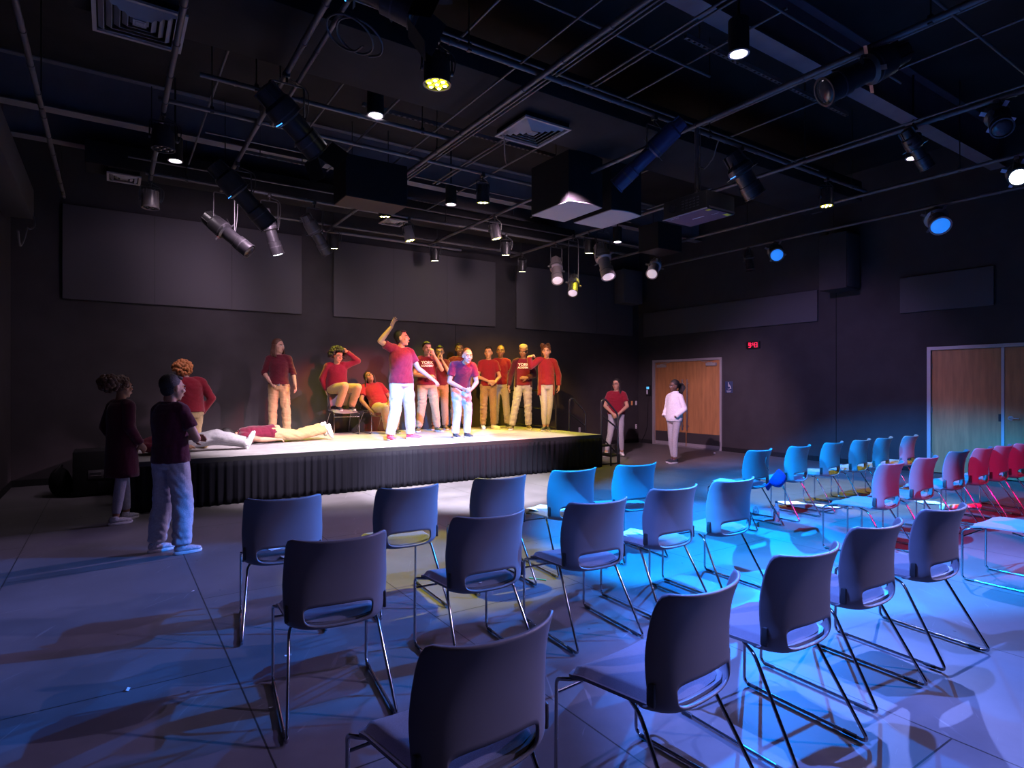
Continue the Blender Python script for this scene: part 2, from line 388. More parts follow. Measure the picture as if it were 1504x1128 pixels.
# stairs with handrails at the stage's end
sp = thing('stage_stairs', 'black two-step stair unit at the end of the stage with bent tube handrails', 'stairs', (SX1 + .03, 8.86, 0))
for i, z in enumerate((.4, .2)):
    q = MB(); q.box((.01 + i * .22, -.46, z - .03), (.27 + i * .22, .46, z)); q.build('tread', 'blackm', sp, False)
q = MB()
for y in (-.46, .46):
    for x in (.0, .25, .47): q.tube([(x, y, 0), (x, y, (.58, .4, .2)[int(x / .23)])], .016, 8)
    q.tube([(0, y, .56), (.47, y, .18)], .014, 8); q.tube([(0, y, .04), (.47, y, .04)], .014, 8)
q.build('stair_frame', 'black', sp)
for y in (-.47, .47):
    q = MB(); q.tube(fillet([(-.0, y, .1), (-.0, y, 1.24), (.09, y, 1.27), (.42, y, .98), (.42, y, .02)], .09, 7), .018, 12)
    q.tube([(.0, y, .97), (.42, y, .70)], .016, 10)
    q.build('handrail', 'black_gloss', sp)
q = MB()
for y in (9.3 - SY0, 11.3 - SY0): pass
gr = thing('guard_rail', 'black tube guard rail along the back corner of the stage', 'railing', (7.575, 9.7, SZ))
q = MB()
for y in (0, .85, 1.65): q.tube([(0, y, .0), (0, y, .82)], .017, 10)
q.build('post', 'black_gloss', gr)
for z in (.06, .43, .81):
    q = MB(); q.tube([(0, -.03, z), (0, 1.68, z)], .014, 10); q.build('rail', 'black_gloss', gr)

# ------------------------------------------------------------------ chairs
def chair_back_surface(u, t):
    """u -1..1 across, t 0..1 from the seat crease to the top"""
    prof = [(-.175, .415), (-.214, .427), (-.230, .47), (-.226, .56), (-.230, .655), (-.250, .745), (-.284, .825)]
    f = t * (len(prof) - 1); i = min(int(f), len(prof) - 2); k = f - i
    P = [prof[max(0, i - 1)], prof[i], prof[i + 1], prof[min(len(prof) - 1, i + 2)]]
    cr = lambda a, b, c, d: .5 * (2 * b + (c - a) * k + (2 * a - 5 * b + 4 * c - d) * k * k + (3 * b - a - 3 * c + d) * k ** 3)
    y = cr(*[p[0] for p in P]); z = cr(*[p[1] for p in P])
    hw = .195 + .035 * math.sin(min(1, t * 1.5) * PI / 2) - .012 * max(0, t - .6) / .4
    x = u * hw
    bend = (.018 + .045 * t) * abs(u) ** 2.2 + (.058 - .034 * t) * abs(u) ** 7
    if t < .3: bend += .03 * (1 - t / .3) * abs(u) ** 3; z += .02 * (1 - t / .3) * abs(u) ** 3
    return V((x, y + bend, z + .012 * abs(u) ** 2.5 * t ** 3))
def make_chair():
    root = thing('stacking_chair', 'x', 'chair')
    # back shell: rings from the hand hole out to the outline
    N = 96; R = 20; vs = []; fs = []
    rim = []; c_ = .07; d_ = .045
    def arc(cx, cy, a0): return [(cx + c_ * math.cos(math.radians(a0 + 15 * k)), cy + (d_ * 2.2) * math.sin(math.radians(a0 + 15 * k))) for k in range(7)]
    poly = arc(1 - c_, 1 - d_ * 2.2, 0) + arc(-1 + c_, 1 - d_ * 2.2, 90) + arc(-1 + c_, d_ * 2.2, 180) + arc(1 - c_, d_ * 2.2, 270); poly.append(poly[0])
    seg = [math.hypot((poly[i + 1][0] - poly[i][0]) * .22, (poly[i + 1][1] - poly[i][1]) * .42) for i in range(len(poly) - 1)]; tot = sum(seg)
    i = 0; acc = 0
    for j in range(N):
        d = tot * j / N
        while acc + seg[i] < d - 1e-9: acc += seg[i]; i += 1
        k = (d - acc) / seg[i]; rim.append((poly[i][0] + (poly[i + 1][0] - poly[i][0]) * k, poly[i][1] + (poly[i + 1][1] - poly[i][1]) * k))
    for i in range(R + 1):
        k = i / R
        for j in range(N):
            x, y = rim[j]; ph = math.atan2((y - .36) / (.64 if y > .36 else .36), x); c, s = math.cos(ph), math.sin(ph)
            e = 4.5 if s > 0 else 2.6; rr = (abs(c) ** e + abs(s) ** e) ** (-1 / e); hx, hy = .68 * c * rr, .37 + (.07 if s > 0 else .175) * s * rr
            vs.append(chair_back_surface(hx + (x - hx) * k, min(1, max(0, hy + (y - hy) * k))))
    for i in range(R):
        for j in range(N):
            a = i * N + j; b = i * N + (j + 1) % N; fs.append((a, a + N, b + N, b))
    q = MB(); q.add(vs, fs); o = q.build('backrest', 'chair_shell', root, True, 180)
    m = o.modifiers.new('thickness', 'SOLIDIFY'); m.thickness = .011; m.offset = 0
    # seat pan and cushion
    def sheet(w0, w1, y0, y1, z, dip, th, crown, rx=.06):
        n, mm = 20, 18; top = []; bot = []
        for i in range(mm + 1):
            fv = i / mm
            for j in range(n + 1):
                fu = j / n * 2 - 1; y = y0 + (y1 - y0) * fv
                # rounded corners
                e = min(fv, 1 - fv) * (y1 - y0); inset = 0
                if e < rx: inset = rx - math.sqrt(max(0, rx * rx - (rx - e) ** 2))
                hw = (w0 + (w1 - w0) * fv) / 2 - inset; x = fu * hw
                zz = z + dip * (abs(fu) ** 2.5) - (.02 * max(0, fv - .8) / .2) + .012 * (1 - fv)
                ed = min(1, (1 - abs(fu)) * hw / .05, e / .05); ed = max(0, ed)
                top.append(V((x, y, zz + th * math.sqrt(ed * (2 - ed)) if crown else zz + th))); bot.append(V((x, y, zz)))
        q = MB(); W = n + 1; K = len(top); fs = []
        for i in range(mm):
            for j in range(n):
                a = i * W + j; fs.append((a, a + 1, a + W + 1, a + W)); fs.append((K + a, K + a + W, K + a + W + 1, K + a + 1))
        for i in range(mm):
            for j in (0, n):
                a = i * W + j; b = a + W; fs.append((a, b, b + K, a + K) if j == 0 else (b, a, a + K, b + K))
        for j in range(n):
            fs.append((j + 1, j, j + K, j + 1 + K)); a = mm * W + j; fs.append((a, a + 1, a + 1 + K, a + K))
        q.add(top + bot, fs); return q
    sheet(.40, .465, -.19, .245, .412, .012, .012, False).build('seat', 'chair_shell', root, True, 50)
    sheet(.37, .445, -.175, .235, .424, .010, .03, True).build('cushion', 'chair_fab', root, True, 80)
    for s in (-1, 1):
        q = MB(); x = s * .235
        q.tube(fillet([(s * .18, .17, .408), (x, .225, .405), (x, .272, .39), (x, .275, .012), (x, -.335, .012), (s * .20, -.10, .40), (s * .16, -.02, .408)], .035, 6), .0075, 10)
        q.build('sled_leg', 'chrome', root)
        q = MB(); q.rbox((s * .219 - .008, -.178, .455), (s * .219 + .008, -.145, .535), .007); q.build('back_bracket', 'chair_dark', root)
        for yy in (.2, -.28):
            q = MB(); q.cone((x, yy, .012), (x, yy + .05, .012), .0098, .0098, 8); q.build('glide', 'chair_dark', root)
    q = MB(); q.tube([(-.235, .274, .335), (.235, .274, .335)], .0062, 8); q.build('cross_bar', 'chrome', root)
    return root
chair0 = make_chair()
BX = 'of the front row'
CH = [
 # x, back y, yaw, label, group
 (.87, 3.77, -9, 'dark blue-lit chair with a paper on its seat, outermost of the front row', 0),
 (1.67, 3.70, -3, 'blue-backed chair with a bare yellow-lit seat, second of the front row', 0),
 (2.42, 3.72, -5, 'blue-backed chair with a yellow seat edge, third of the front row', 0),
 (3.14, 3.73, -5, 'front row chair with a white sheet on its yellow-lit seat, next to the aisle-end chair', 0),
 (3.80, 3.68, -6, 'bright blue chair at the aisle end of the front row, nothing on its seat', 0),
 (5.76, 3.80, 2, 'cyan chair with a blue cap on its back and paper on its seat', 1),
 (6.52, 3.80, 3, 'cyan front row chair beside the one with the cap, standing by the red bottle', 1),
 (7.28, 3.82, 4, 'third cyan front row chair past the cap chair, the floor yellow behind it', 1),
 (7.95, 3.82, 4, 'blue front row chair with a pale yellow-lit seat, fourth beyond the aisle', 1),
 (8.50, 3.80, 5, 'blue front row chair with a pale yellow-lit seat, fifth beyond the aisle', 1),
 (9.15, 3.76, 6, 'dim blue chair at the far end of the front row by the dark wall', 1),
 (.85, 2.64, -7, 'large lavender-lit chair with a printed sheet behind its hand hole', 2),
 (1.67, 2.66, -3, 'grey chair of the second row with a folded white paper on its dark seat', 2),
 (2.40, 2.62, -5, 'grey chair in the middle of the second row with a bare blue seat', 2),
 (3.14, 2.69, -3, 'grey chair of the second row with two open white papers on its seat', 2),
 (3.77, 2.68, -3, 'lavender-backed chair with a bright azure seat at the aisle end of the second row', 2),
 (5.75, 2.50, 2, 'pink-backed chair with a cyan seat at the aisle end of the far block second row', 3),
 (6.50, 2.52, 2, 'magenta-backed chair with a cyan edge, second in the far block second row', 3),
 (7.40, 2.58, 1, 'narrow crimson-backed chair with a pale lilac rim, third in the far block second row', 3),
 (8.00, 2.56, 1, 'crimson-backed chair with a lilac side, fourth in the far block second row', 3),
 (8.52, 2.54, 1, 'dark red-backed chair with a bright cyan side, fifth in the far block second row', 3),
 (9.04, 2.52, 1, 'dark red-backed chair cut by the picture edge, last of the far block second row', 3),
 (.89, 1.37, 3, 'very large near-black chair back cut off by the bottom of the picture', 4),
 (1.69, 1.30, 5, 'big dark-backed chair with a bare blue fabric seat, beside the nearest chair', 4),
 (2.40, 1.34, -2, 'dark grey chair with a lavender seat, third along the back row', 4),
 (3.14, 1.41, -2, 'dark grey chair with a lilac seat, beside the red-rimmed one of the back row', 4),
 (3.87, 1.40, -5, 'dark chair with a red-lit top rim and red patch on its back', 4),
 (5.74, 1.40, 0, 'chair with only its lilac seat and front legs inside the picture', 4),
]
GR = ['front row chairs before the stage', 'front row chairs beyond the aisle', 'second row chairs', 'second row chairs beyond the aisle', 'back row chairs']
def put(o, x, y, yaw, label, group, z=0):
    a = math.radians(yaw); dy = .252
    o.location = (x - math.sin(a) * dy, y + math.cos(a) * dy, z); o.rotation_euler = (0, 0, a); o['label'] = label; o['group'] = group
    return o
chairs = []
for i, (x, y, a, lb, g) in enumerate(CH):
    o = chair0 if i == 0 else copy_tree(chair0)
    chairs.append(put(o, x, y, a, lb, GR[g]))
chA = put(copy_tree(chair0), 3.62, 11.30, 180, 'grey chair on the stage under the perched curly haired performer', 'chairs on the stage', SZ)
chB = put(copy_tree(chair0), 4.30, 11.30, 188, 'grey chair on the stage under the slumped girl with long braids', 'chairs on the stage', SZ)
chA.location = (3.62, 11.16, SZ); chB.location = (4.27, 11.14, SZ)

# papers, cap, bottles and litter
def sheet_of_paper(w, l, loc, rz, label, tilt=(0, 0), lines=True, cat='paper', curl=.006):
    q = MB(); n = 8; vs = []
    for s in (0, -.0012):
        for i in range(n + 1):
            for j in range(n + 1):
                u, v = i / n - .5, j / n - .5
                vs.append((u * w, v * l, s + curl * (u * u * 4 * (.5 + v)) + curl * .5 * math.sin(v * 5)))
    K = (n + 1) ** 2; fs = []
    for i in range(n):
        for j in range(n):
            a = i * (n + 1) + j; fs += [(a, a + n + 1, a + n + 2, a + 1), (K + a, K + a + 1, K + a + n + 2, K + a + n + 1)]
    for i in range(n):
        for e in ((i, i + 1), ((n) * (n + 1) + i + 1, n * (n + 1) + i), ((i + 1) * (n + 1), i * (n + 1)), (i * (n + 1) + n, (i + 1) * (n + 1) + n)):
            fs.append((e[0], e[1], e[1] + K, e[0] + K))
    q.add(vs, fs)
    o = q.build('paper_sheet', 'paper', None, True, 60); o.location = loc; o.rotation_euler = (tilt[0], tilt[1], rz); tag(o, label, cat, 'loose paper sheets')
    return o
def on_chair(i, dx, dy, dz=.4575):
    c = chairs[i]; a = c.rotation_euler[2]; return (c.location[0] + dx * math.cos(a) - dy * math.sin(a), c.location[1] + dx * math.sin(a) + dy * math.cos(a), dz)
sheet_of_paper(.216, .28, on_chair(0, .05, -.03), .2, 'white paper on the seat of the outermost front row chair')
sheet_of_paper(.216, .28, on_chair(3, -.09, .09), .3, 'white sheet on the yellow-lit seat of a front row chair')
sheet_of_paper(.216, .28, on_chair(3, .06, -.03, .4595), -.2, 'white sheet seen through the hand hole of a front row chair near the aisle')
sheet_of_paper(.216, .28, on_chair(5, -.08, .12), .25, 'white paper on the cyan seat of the chair with the cap')
sheet_of_paper(.28, .216, on_chair(11, .02, -.03), .05, 'printed white sheet seen through the hand hole of the large lavender-lit chair')
sheet_of_paper(.15, .28, on_chair(12, .02, -.02), -.9, 'folded white paper lying across the dark seat of a second row chair')
sheet_of_paper(.216, .28, on_chair(14, -.06, .05), .3, 'open white paper on the second row seat, lying under another sheet')
sheet_of_paper(.216, .28, on_chair(14, .04, -.01, .4595), -.15, 'second open white paper lying over another sheet on a second row seat')
sheet_of_paper(.216, .30, (7.25, 4.38, .012), 1.2, 'white paper on the floor in the yellow light under the cyan chairs')
sheet_of_paper(.216, .28, (7.42, 4.02, .012), 1.0, 'pale blue-lit paper on the floor among the cyan chair legs')
sheet_of_paper(.216, .28, (8.75, 3.42, .012), .9, 'lilac paper on the dark floor under the crimson-backed chairs')
q = MB(); q.cone((0, 0, 0), (.5, -.22, 0), .03, .03, 12, False); o = q.build('rolled_poster', 'paper'); o.location = (8.42, 3.16, .031); tag(o, 'pale blue rolled tube of paper on the floor under the crimson-backed chairs', 'paper roll')
for k, (x, y, lb) in enumerate(((.82, 3.47, 'tiny white paper scrap on the floor beneath the large lavender-lit chair'), (-.13 + .2, 3.52, 'tiny white scrap lying alone on the bare floor far from any chair'), (.62, 2.95, 'tiny pale scrap on the floor nearest the front leg of the large lavender chair'), (.5, 4.95, 'tiny white speck of paper on the floor behind the boy with crossed arms'))):
    o = sheet_of_paper(.035 if k < 2 else .015, .014, (x, y, .004), k * 1.3, lb, curl=.002); o.name = 'paper_scrap'; o['group'] = 'paper scraps on the floor'
q = MB(); q.tube([(0, 0, .005), (.14, 0, .005)], .0045, 8); o = q.build('pen', mat('pen_plastic', (.05, .5, .6), .3)); o.location = (2.72, 3.82, 0); o.rotation_euler = (0, 0, -1.0); tag(o, 'small turquoise pen on the floor behind the front row chairs', 'pen')

# cap hanging on the back of the cyan chair
def rotm(d, up=(0, 0, 1)):
    """columns x, y(=d), z(~up)"""
    y = V(d).normalized(); z = V(up); x = y.cross(z)
    if x.length < 1e-4: x = V((1, 0, 0))
    x.normalize(); z = x.cross(y); return Matrix((x, y, z)).transposed()
cp = thing('baseball_cap', 'dark blue cap hung on the back corner of the cyan aisle chair', 'cap', (5.37, 3.42, .62))
q = MB(); Rm = rotm((.15, -.6, -.75)); ring = []
for i in range(9):
    t = i / 8; r = .092 * math.cos(t * PI / 2) ** .6 if t < 1 else .004
    ring.append([V((r * math.cos(a), r * 1.12 * math.sin(a), -.02 + .135 * math.sin(t * PI / 2))) for a in [2 * PI * j / 24 for j in range(24)]])
q.rings([[Matrix.Rotation(.3, 3, 'X') @ p for p in r] for r in ring]); 
o = q.build('crown', 'hat', cp); o.rotation_euler = (math.radians(105), 0, math.radians(20))
q = MB(); vs = []; fs = []
for i in range(7):
    for j in range(13):
        u = j / 12 * 2 - 1; r = .085 + i * .0125
        vs.append((math.sin(u * .95) * r, -math.cos(u * .95) * r - .01, -.012 - .016 * i * .2 - .02 * u * u))
for i in range(6):
    for j in range(12): a = i * 13 + j; fs.append((a, a + 1, a + 14, a + 13))
q.add(vs, fs); o2 = q.build('brim', 'hat', cp); o2.rotation_euler = o.rotation_euler; cp.scale = (.86, .86, .86); m = o2.modifiers.new('t', 'SOLIDIFY'); m.thickness = .004
q = MB(); q.tube([(-.02, .07, .07), (-.05, .09, .15), (-.03, .09, .22)], .004, 6); q.build('strap', 'cable', cp)

bt = thing('soda_bottle', 'clear plastic bottle half full of red drink standing under the cyan chairs', 'bottle', (6.18, 3.92, 0))
def lathe(prof, n=20):
    q = MB(); q.rings([[V((r * math.cos(2 * PI * j / n), r * math.sin(2 * PI * j / n), z)) for j in range(n)] for r, z in prof]); return q
lathe([(.028, 0), (.033, .01), (.033, .09), (.030, .11), (.033, .13), (.031, .15), (.014, .19), (.012, .205)]).build('bottle_body', 'clear', bt)
lathe([(.026, .004), (.0315, .012), (.0315, .088), (.0285, .105)]).build('red_drink', 'liquid', bt)
lathe([(.014, .2), (.015, .203), (.015, .222), (.013, .225)]).build('cap', 'dcap', bt)
bt = thing('water_bottle', 'clear plastic bottle lying on the floor beside the upright red drink', 'bottle', (6.36, 4.30, .036), 2.2)
o = lathe([(.028, -.1), (.034, -.09), (.034, .06), (.015, .11), (.013, .125)]).build('bottle_body', 'clear', bt); o.rotation_euler = (PI / 2, 0, 0)
o = lathe([(.015, .12), (.016, .123), (.016, .14), (.013, .143)]).build('cap', 'white', bt); o.rotation_euler = (PI / 2, 0, 0)
q = MB(); q.rbox((-.02, -.02, 0), (.02, .02, .035), .01); o = q.build('plastic_cap', 'white'); o.location = (11.2, 8.6, 0); tag(o, 'tiny white plastic bit on the floor near the oak double doors', 'litter')
# ------------------------------------------------------------------ overhead: pipes, beams, conduits
ZP = 4.4
def rod(name, p0, p1, r, label, cat, group, m='pipe', clips=True):
    p0 = V(p0); p1 = V(p1); q = MB(); L = (p1 - p0).length
    d = (p1 - p0).normalized(); q.tube([V((0, 0, 0)), V((0, 0, 0)).lerp(p1 - p0, .5), p1 - p0], r, 12)
    if clips:
        t = .3
        while t < L: q.cone(d * t, d * (t + .02), r * 1.22, r * 1.22, 12, False); t += .62
    o = q.build(name, m); o.location = p0
    if clips:   # drop rods up to the deck
        for t in np.linspace(.5, L - .4, max(2, int(L / 2.4))):
            q = MB(); q.tube([d * t + V((0, 0, r)), d * t + V((0, 0, ZC - p0.z))], .007, 6); q.rbox(d * t + V((-.02, -.02, -r - .004)), d * t + V((.02, .02, r + .02)), .006); q.build('hanger_rod', 'black', o)
    return tag(o, label, cat, group)
GP = 'black rigging grid pipes'
for x, y0, y1, lb in ((-.6, 1.0, 11.45, 'dark rigging pipe running close along the side wall with the boxed duct'),
    (.46, 3.0, 9.9, 'dark rigging pipe carrying the tall dim lamps above the crossed-arms boy'),
    (1.35, 3.0, 9.75, 'rigging pipe with a cable alongside, ending over the dark angled spotlights'),
    (3.34, 2.0, 11.2, 'thick rigging pipe beside the bundle of thin conduits over the middle of the room'),
    (5.4, 1.6, 11.15, 'thick rigging pipe that the projector pole hangs from'),
    (7.43, .6, 11.15, 'long rigging pipe passing over the space between projector and hanging black box'),
    (9.45, -.4, 10.2, 'long rigging pipe carrying a lone pink-lit spotlight on the oak door side'),
    (11.0, 1.2, 10.4, 'faint rigging pipe nearest the oak door wall carrying the two glowing blue lamps')):
    rod('rigging_pipe', (x, y0, ZP), (x, y1, ZP), .026, lb, 'pipe', GP)
for y, x0, x1, lb in ((9.7, .4, 9.6, 'cross pipe over the stage front carrying yellow lamps'), (7.12, .4, 7.5, 'cross pipe in front of the stage passing behind the two pale-bottomed speakers'),
    (6.35, .7, 3.4, 'short cross pipe beside the round white downlight'), (4.56, 2.1, 9.5, 'cross pipe nearest the camera carrying the brightest yellow lamp'),
    (10.95, 2.3, 7.6, 'cross pipe close to the stage wall above the grey panels')):
    rod('cross_pipe', (x0, y, ZP + .055), (x1, y, ZP + .055), .024, lb, 'pipe', GP)
rod('panel_light_rim', (3.2, 11.4, 4.46), (6.3, 11.4, 4.46), .03, 'pale bar for the light rim along the top of the middle grey wall panel', 'pipe', GP, 'beam', False)  # added pale bar that stands for the rim of light on the panel
rod('cable_pipe', (1.46, 3.0, 4.36), (1.46, 6.9, 4.36), .02, 'thinner pipe running close beside a rigging pipe over the dark lamps', 'pipe', GP)
# thin conduits
GC = 'thin ceiling conduits'
for i, x in enumerate((3.45, 3.50, 3.55, 3.60, 3.18)):
    rod('conduit', (x, 1.5, 4.52), (x, 8.2 + .2 * i, 4.52), .011, 'thin grey conduit in the straight bundle beside the thick middle pipe', 'conduit', GC, clips=False)
for (x, y0, y1, z) in ((.95, 3, 10, 4.78), (2.1, 1.5, 8.5, 4.8), (2.75, 1.5, 9.2, 4.8), (4.35, 2, 8.8, 4.8), (4.42, 2, 8.8, 4.8), (4.9, 3, 10.2, 4.8), (6.1, 1, 7, 4.8), (6.22, 1, 7, 4.8), (6.8, 1.5, 9.5, 4.8), (8.3, 0, 8, 4.8)):
    rod('conduit', (x, y0, z), (x, y1, z), .013, 'single thin conduit high under the deck running towards the stage wall', 'conduit', GC, clips=False)
for (y, x0, x1) in ((4.05, 1.5, 5.2), (3.0, 2.2, 7), (4.9, 1.5, 8.8), (8.5, 1, 8.5), (10.02, .2, 10.5), (2.2, 5, 9)):
    rod('conduit', (x0, y, 4.74), (x1, y, 4.74), .013, 'single thin conduit high under the deck running across the room', 'conduit', GC, clips=False)
def strut(x0, x1, y, z, lb):
    q = MB(); n = int((x1 - x0) / .075); w = .021
    q.box((0, -w, .01), (x1 - x0, -w + .003, .042)); q.box((0, w - .003, .01), (x1 - x0, w, .042)); q.box((.2, -.006, .04), (.212, .006, ZC - z)); q.box((x1 - x0 - .3, -.006, .04), (x1 - x0 - .288, .006, ZC - z))
    for i in range(n): q.box((i * .075, -w, .0), (i * .075 + .038, w, .004))
    q.box((0, -w, .0), (x1 - x0, -w + .008, .01)); q.box((0, w - .008, .0), (x1 - x0, w, .01))
    o = q.build('slotted_channel', 'pipe', smooth=False); o.location = (x0, y, z); tag(o, lb, 'ceiling channel', 'slotted metal channels')
strut(2.5, 5.4, 6.95, 4.86, 'slotted metal channel running from the white downlight to the square vent')
strut(3.9, 7.0, 9.95, 4.86, 'slotted metal channel high over the front of the stage')
strut(4.6, 7.6, 3.87, 4.86, 'slotted metal channel under the deck beside the bright downlight')
strut(1.6, 2.7, 9.3, 4.86, 'short slotted metal channel next to the hanging black speaker box')
# beams with pale flanges
for y, lb in ((.7, 'steel beam across the ceiling almost overhead'), (3.65, 'steel beam across the ceiling over the aisle'), (6.62, 'steel beam across the ceiling passing over the pale-bottomed speakers'), (9.55, 'steel beam across the ceiling over the front of the stage'), (10.75, 'steel beam across the ceiling nearest the stage wall')):
    q = MB(); q.box((X0 + .01, -.1, 0), (X1 - .01, .1, .015)); q.box((X0 + .01, -.006, .015), (X1 - .01, .006, ZC - 5.0 - .015)); q.box((X0 + .01, -.1, ZC - 5.0 - .015), (X1 - .01, .1, ZC - 5.001))
    o = q.build('ceiling_beam', 'beam', smooth=False); o.location = (0, y, 5.0); tag(o, lb, 'beam', 'ceiling beams')
# ducts
def tbox(name, a, b, m, label, cat, group=None, r=.01):
    c = [(a[0] + b[0]) / 2, (a[1] + b[1]) / 2, a[2]]
    q = MB(); q.rbox([a[i] - c[i] for i in range(3)], [b[i] - c[i] for i in range(3)], r); o = q.build(name, m); o.location = c; return tag(o, label, cat, group)
d1 = tbox('air_duct', (-.3, 5.1, 4.62), (10.5, 6.1, 4.95), 'deckroof', 'wide flat dark air duct crossing the ceiling above the square vents', 'duct')
tbox('air_duct', (-.3, 10.2, 4.62), (8.5, 10.68, 4.95), 'deckroof', 'narrow dark air duct across the ceiling close to the stage wall', 'duct')
def vent(x, y, z, w, label):
    t = thing('air_vent', label, 'air vent', (x, y, z), 0, 'square ceiling vents')
    h = w / 2; q = MB()
    for a, b in (((-h, -h, 0), (h, -h + .03, .02)), ((-h, h - .03, 0), (h, h, .02)), ((-h, -h + .03, 0), (-h + .03, h - .03, .02)), ((h - .03, -h + .03, 0), (h, h - .03, .02))): q.box(a, b)
    q.build('frame', 'vent', t, False)
    q = MB(); k = h - .03
    while k > .06:
        r0 = k - .012; r1 = k - .05
        q.rings([[V((sx * r, sy * r, zz)) for sx, sy in ((-1, -1), (1, -1), (1, 1), (-1, 1))] for r, zz in ((r0, .03), (r1, -.005), (r1 - .003, -.003), (r0 - .003, .032))], False); k -= .055
    q.box((-.05, -.05, .0), (.05, .05, .004))
    q.build('louvre', 'vent', t, False)
    sbox('throat', (-h + .02, -h + .02, .035), (h - .02, h - .02, .08), 'blackm', t)
vent(4.2, 5.83, 4.535, .66, 'pale square louvred vent above the space between conduits and speaker cluster')
vent(.2, 5.9, 4.535, .66, 'dim square louvred vent beside the tall lamps near the side wall')
vent(.16, 10.45, 4.535, .42, 'small dim louvred vent near the stage wall above the side wall panel')
vent(4.35, 10.45, 4.535, .42, 'small pale louvred vent near the stage wall above the yellow lamps')

# ------------------------------------------------------------------ speakers, projector
def cabinet(name, loc, w, d, h, label, bow=.06, pale=True, group=None, rz=0, tilt=0):
    t = thing(name, label, 'speaker', loc, rz, group)
    def outline(z, g=0): return [V((x, y, z)) for x, y in [(-w / 2 + g, d / 2 - g), (-w / 2 + g, -d / 2 + g)] + [(-w / 2 + g + (w - 2 * g) * k / 10, -d / 2 + g - bow * math.sin(PI * k / 10)) for k in range(1, 10)] + [(w / 2 - g, -d / 2 + g), (w / 2 - g, d / 2 - g)]]
    q = MB(); q.rings([outline(.012), outline(h)]); q.build('cabinet', 'blackm', t, True, 30)
    q = MB(); q.rings([outline(0, .004), outline(.0118, .004)]); q.build('bottom_plate', 'grille' if pale else 'black', t, True, 30)
    q = MB()
    for s in (-1, 1): q.tube([(s * w * .3, 0, h), (s * w * .3, 0, h + max(.1, 5.0 - loc[2] - h))], .006, 6); q.rbox((s * w * .3 - .02, -.02, h), (s * w * .3 + .02, .02, h + .03), .005)
    q.build('hanging_cable', 'cable', t)
    return t
cabinet('ceiling_speaker', (5.33, 6.59, 3.96), .6, .84, .68, 'hanging black speaker with a pale grey underside, nearer the conduit bundle', .05, True, 'pale-bottomed hanging speakers')
cabinet('ceiling_speaker', (6.07, 6.56, 3.96), .58, .82, .68, 'hanging black speaker with a pale grey underside, nearer the projector', .05, True, 'pale-bottomed hanging speakers')
cabinet('ceiling_speaker', (2.9, 7.75, 3.93), .84, .5, .54, 'plain black box speaker hanging over the middle of the stage front', .0, False)
cabinet('ceiling_speaker', (8.9, 8.1, 4.12), .66, .5, .5, 'black box speaker hanging behind and below the projector', .0, False)
def wall_cab(loc, d, label):
    t = thing('wall_speaker', label, 'speaker', loc)
    q = MB(); q.rbox((-d[0] / 2, -d[1] / 2, 0), (d[0] / 2, d[1] / 2, d[2]), .012); q.build('cabinet', 'panel' if d[0] > 0.5 else 'wall', t)
    q = MB(); q.rbox((-d[0] / 2 + .03, -d[1] / 2 - .006, .03), (d[0] / 2 - .03, -d[1] / 2 + .001, d[2] - .03), .004); q.build('front_grille', 'panel', t)
    q = MB(); q.rbox((-.05, d[1] / 2 - .04, d[2]), (.05, d[1] / 2, d[2] + .12), .01); q.build('wall_bracket', 'black', t)
wall_cab((11.24, 11.32, 3.66), (.67, .36, .86), 'dark box speaker high in the corner between the stage wall and the door wall')
wall_cab((11.56, 6.03, 3.34), (.5, .52, 1.05), 'tall dark box speaker high on the wall between the two fabric panels above the doors')
t = thing('boxed_duct', 'long dark boxed duct along the side wall with a loose cable under it', 'duct', (-1.07, 6.5, 3.86))
q = MB(); q.rbox((-.165, -3.2, 0), (.165, 4.3, .42), .01); q.build('casing', 'duct', t)
q = MB(); q.tube(spline([(.17, 4.2, .02), (.19, 4.1, -.12), (.16, 3.9, -.22), (.17, 3.4, -.32), (.16, 3.2, -.5), (.14, 3.0, -.62), (.15, 2.7, -.5)]), .012, 8); q.build('loose_cable', 'pipe', t)

pr = thing('projector', 'black ceiling projector hung on a pole, purple-grey underside with two yellow labels', 'projector', (5.42, 4.38, 3.376))
q = MB(); q.rbox((-.235, -.3, .004), (.235, .3, .2), .02); q.build('casing', 'black', pr)
q = MB(); q.box((-.232, -.296, 0), (.232, .296, .0038)); q.build('bottom_plate', mat('projector_underside', (.07, .045, .08), .4), pr, False)
q = MB(); q.box((-.24, -.3, -.004), (-.228, .3, .006)); q.build('edge_strip', 'alu', pr, False)
for a, b in (((-.18, -.285), (-.13, -.235)), ((.12, -.285), (.2, -.23))): q = MB(); q.box((a[0], a[1], -.0025), (b[0], b[1], 0)); q.build('yellow_label', 'ysticker', pr, False)
q = MB()
for k in range(8): q.box((.0 + k * .0 - .012, -.08 + k * .02, -.0015), (.006, -.068 + k * .02, 0))
for k in range(5): q.box((-.19, .12 + k * .024, -.0015), (-.18, .13 + k * .024, 0))
for k in range(8): q.box((.02, -.25 + k * .012, -.0015), (.027, -.243 + k * .012, 0))
q.build('printed_marks', 'paper', pr, False)
q = MB(); q.disc((-.24, .15, .1), (1, 0, 0), .05, .03); q.build('lens', 'lens_off', pr)
q = MB()
for i in range(5):
    for j in range(4): q.box((-.24, -.2 + i * .05, .05 + j * .03), (-.235, -.17 + i * .05, .062 + j * .03))
q.build('air_slots', 'duct', pr, False)
q = MB(); q.box((.225, -.29, .01), (.24, -.275, .19)); q.box((.225, .275, .01), (.24, .29, .19)); q.box((-.2, -.305, .01), (.23, -.298, .03)); q.build('end_trim', 'duct', pr, False)
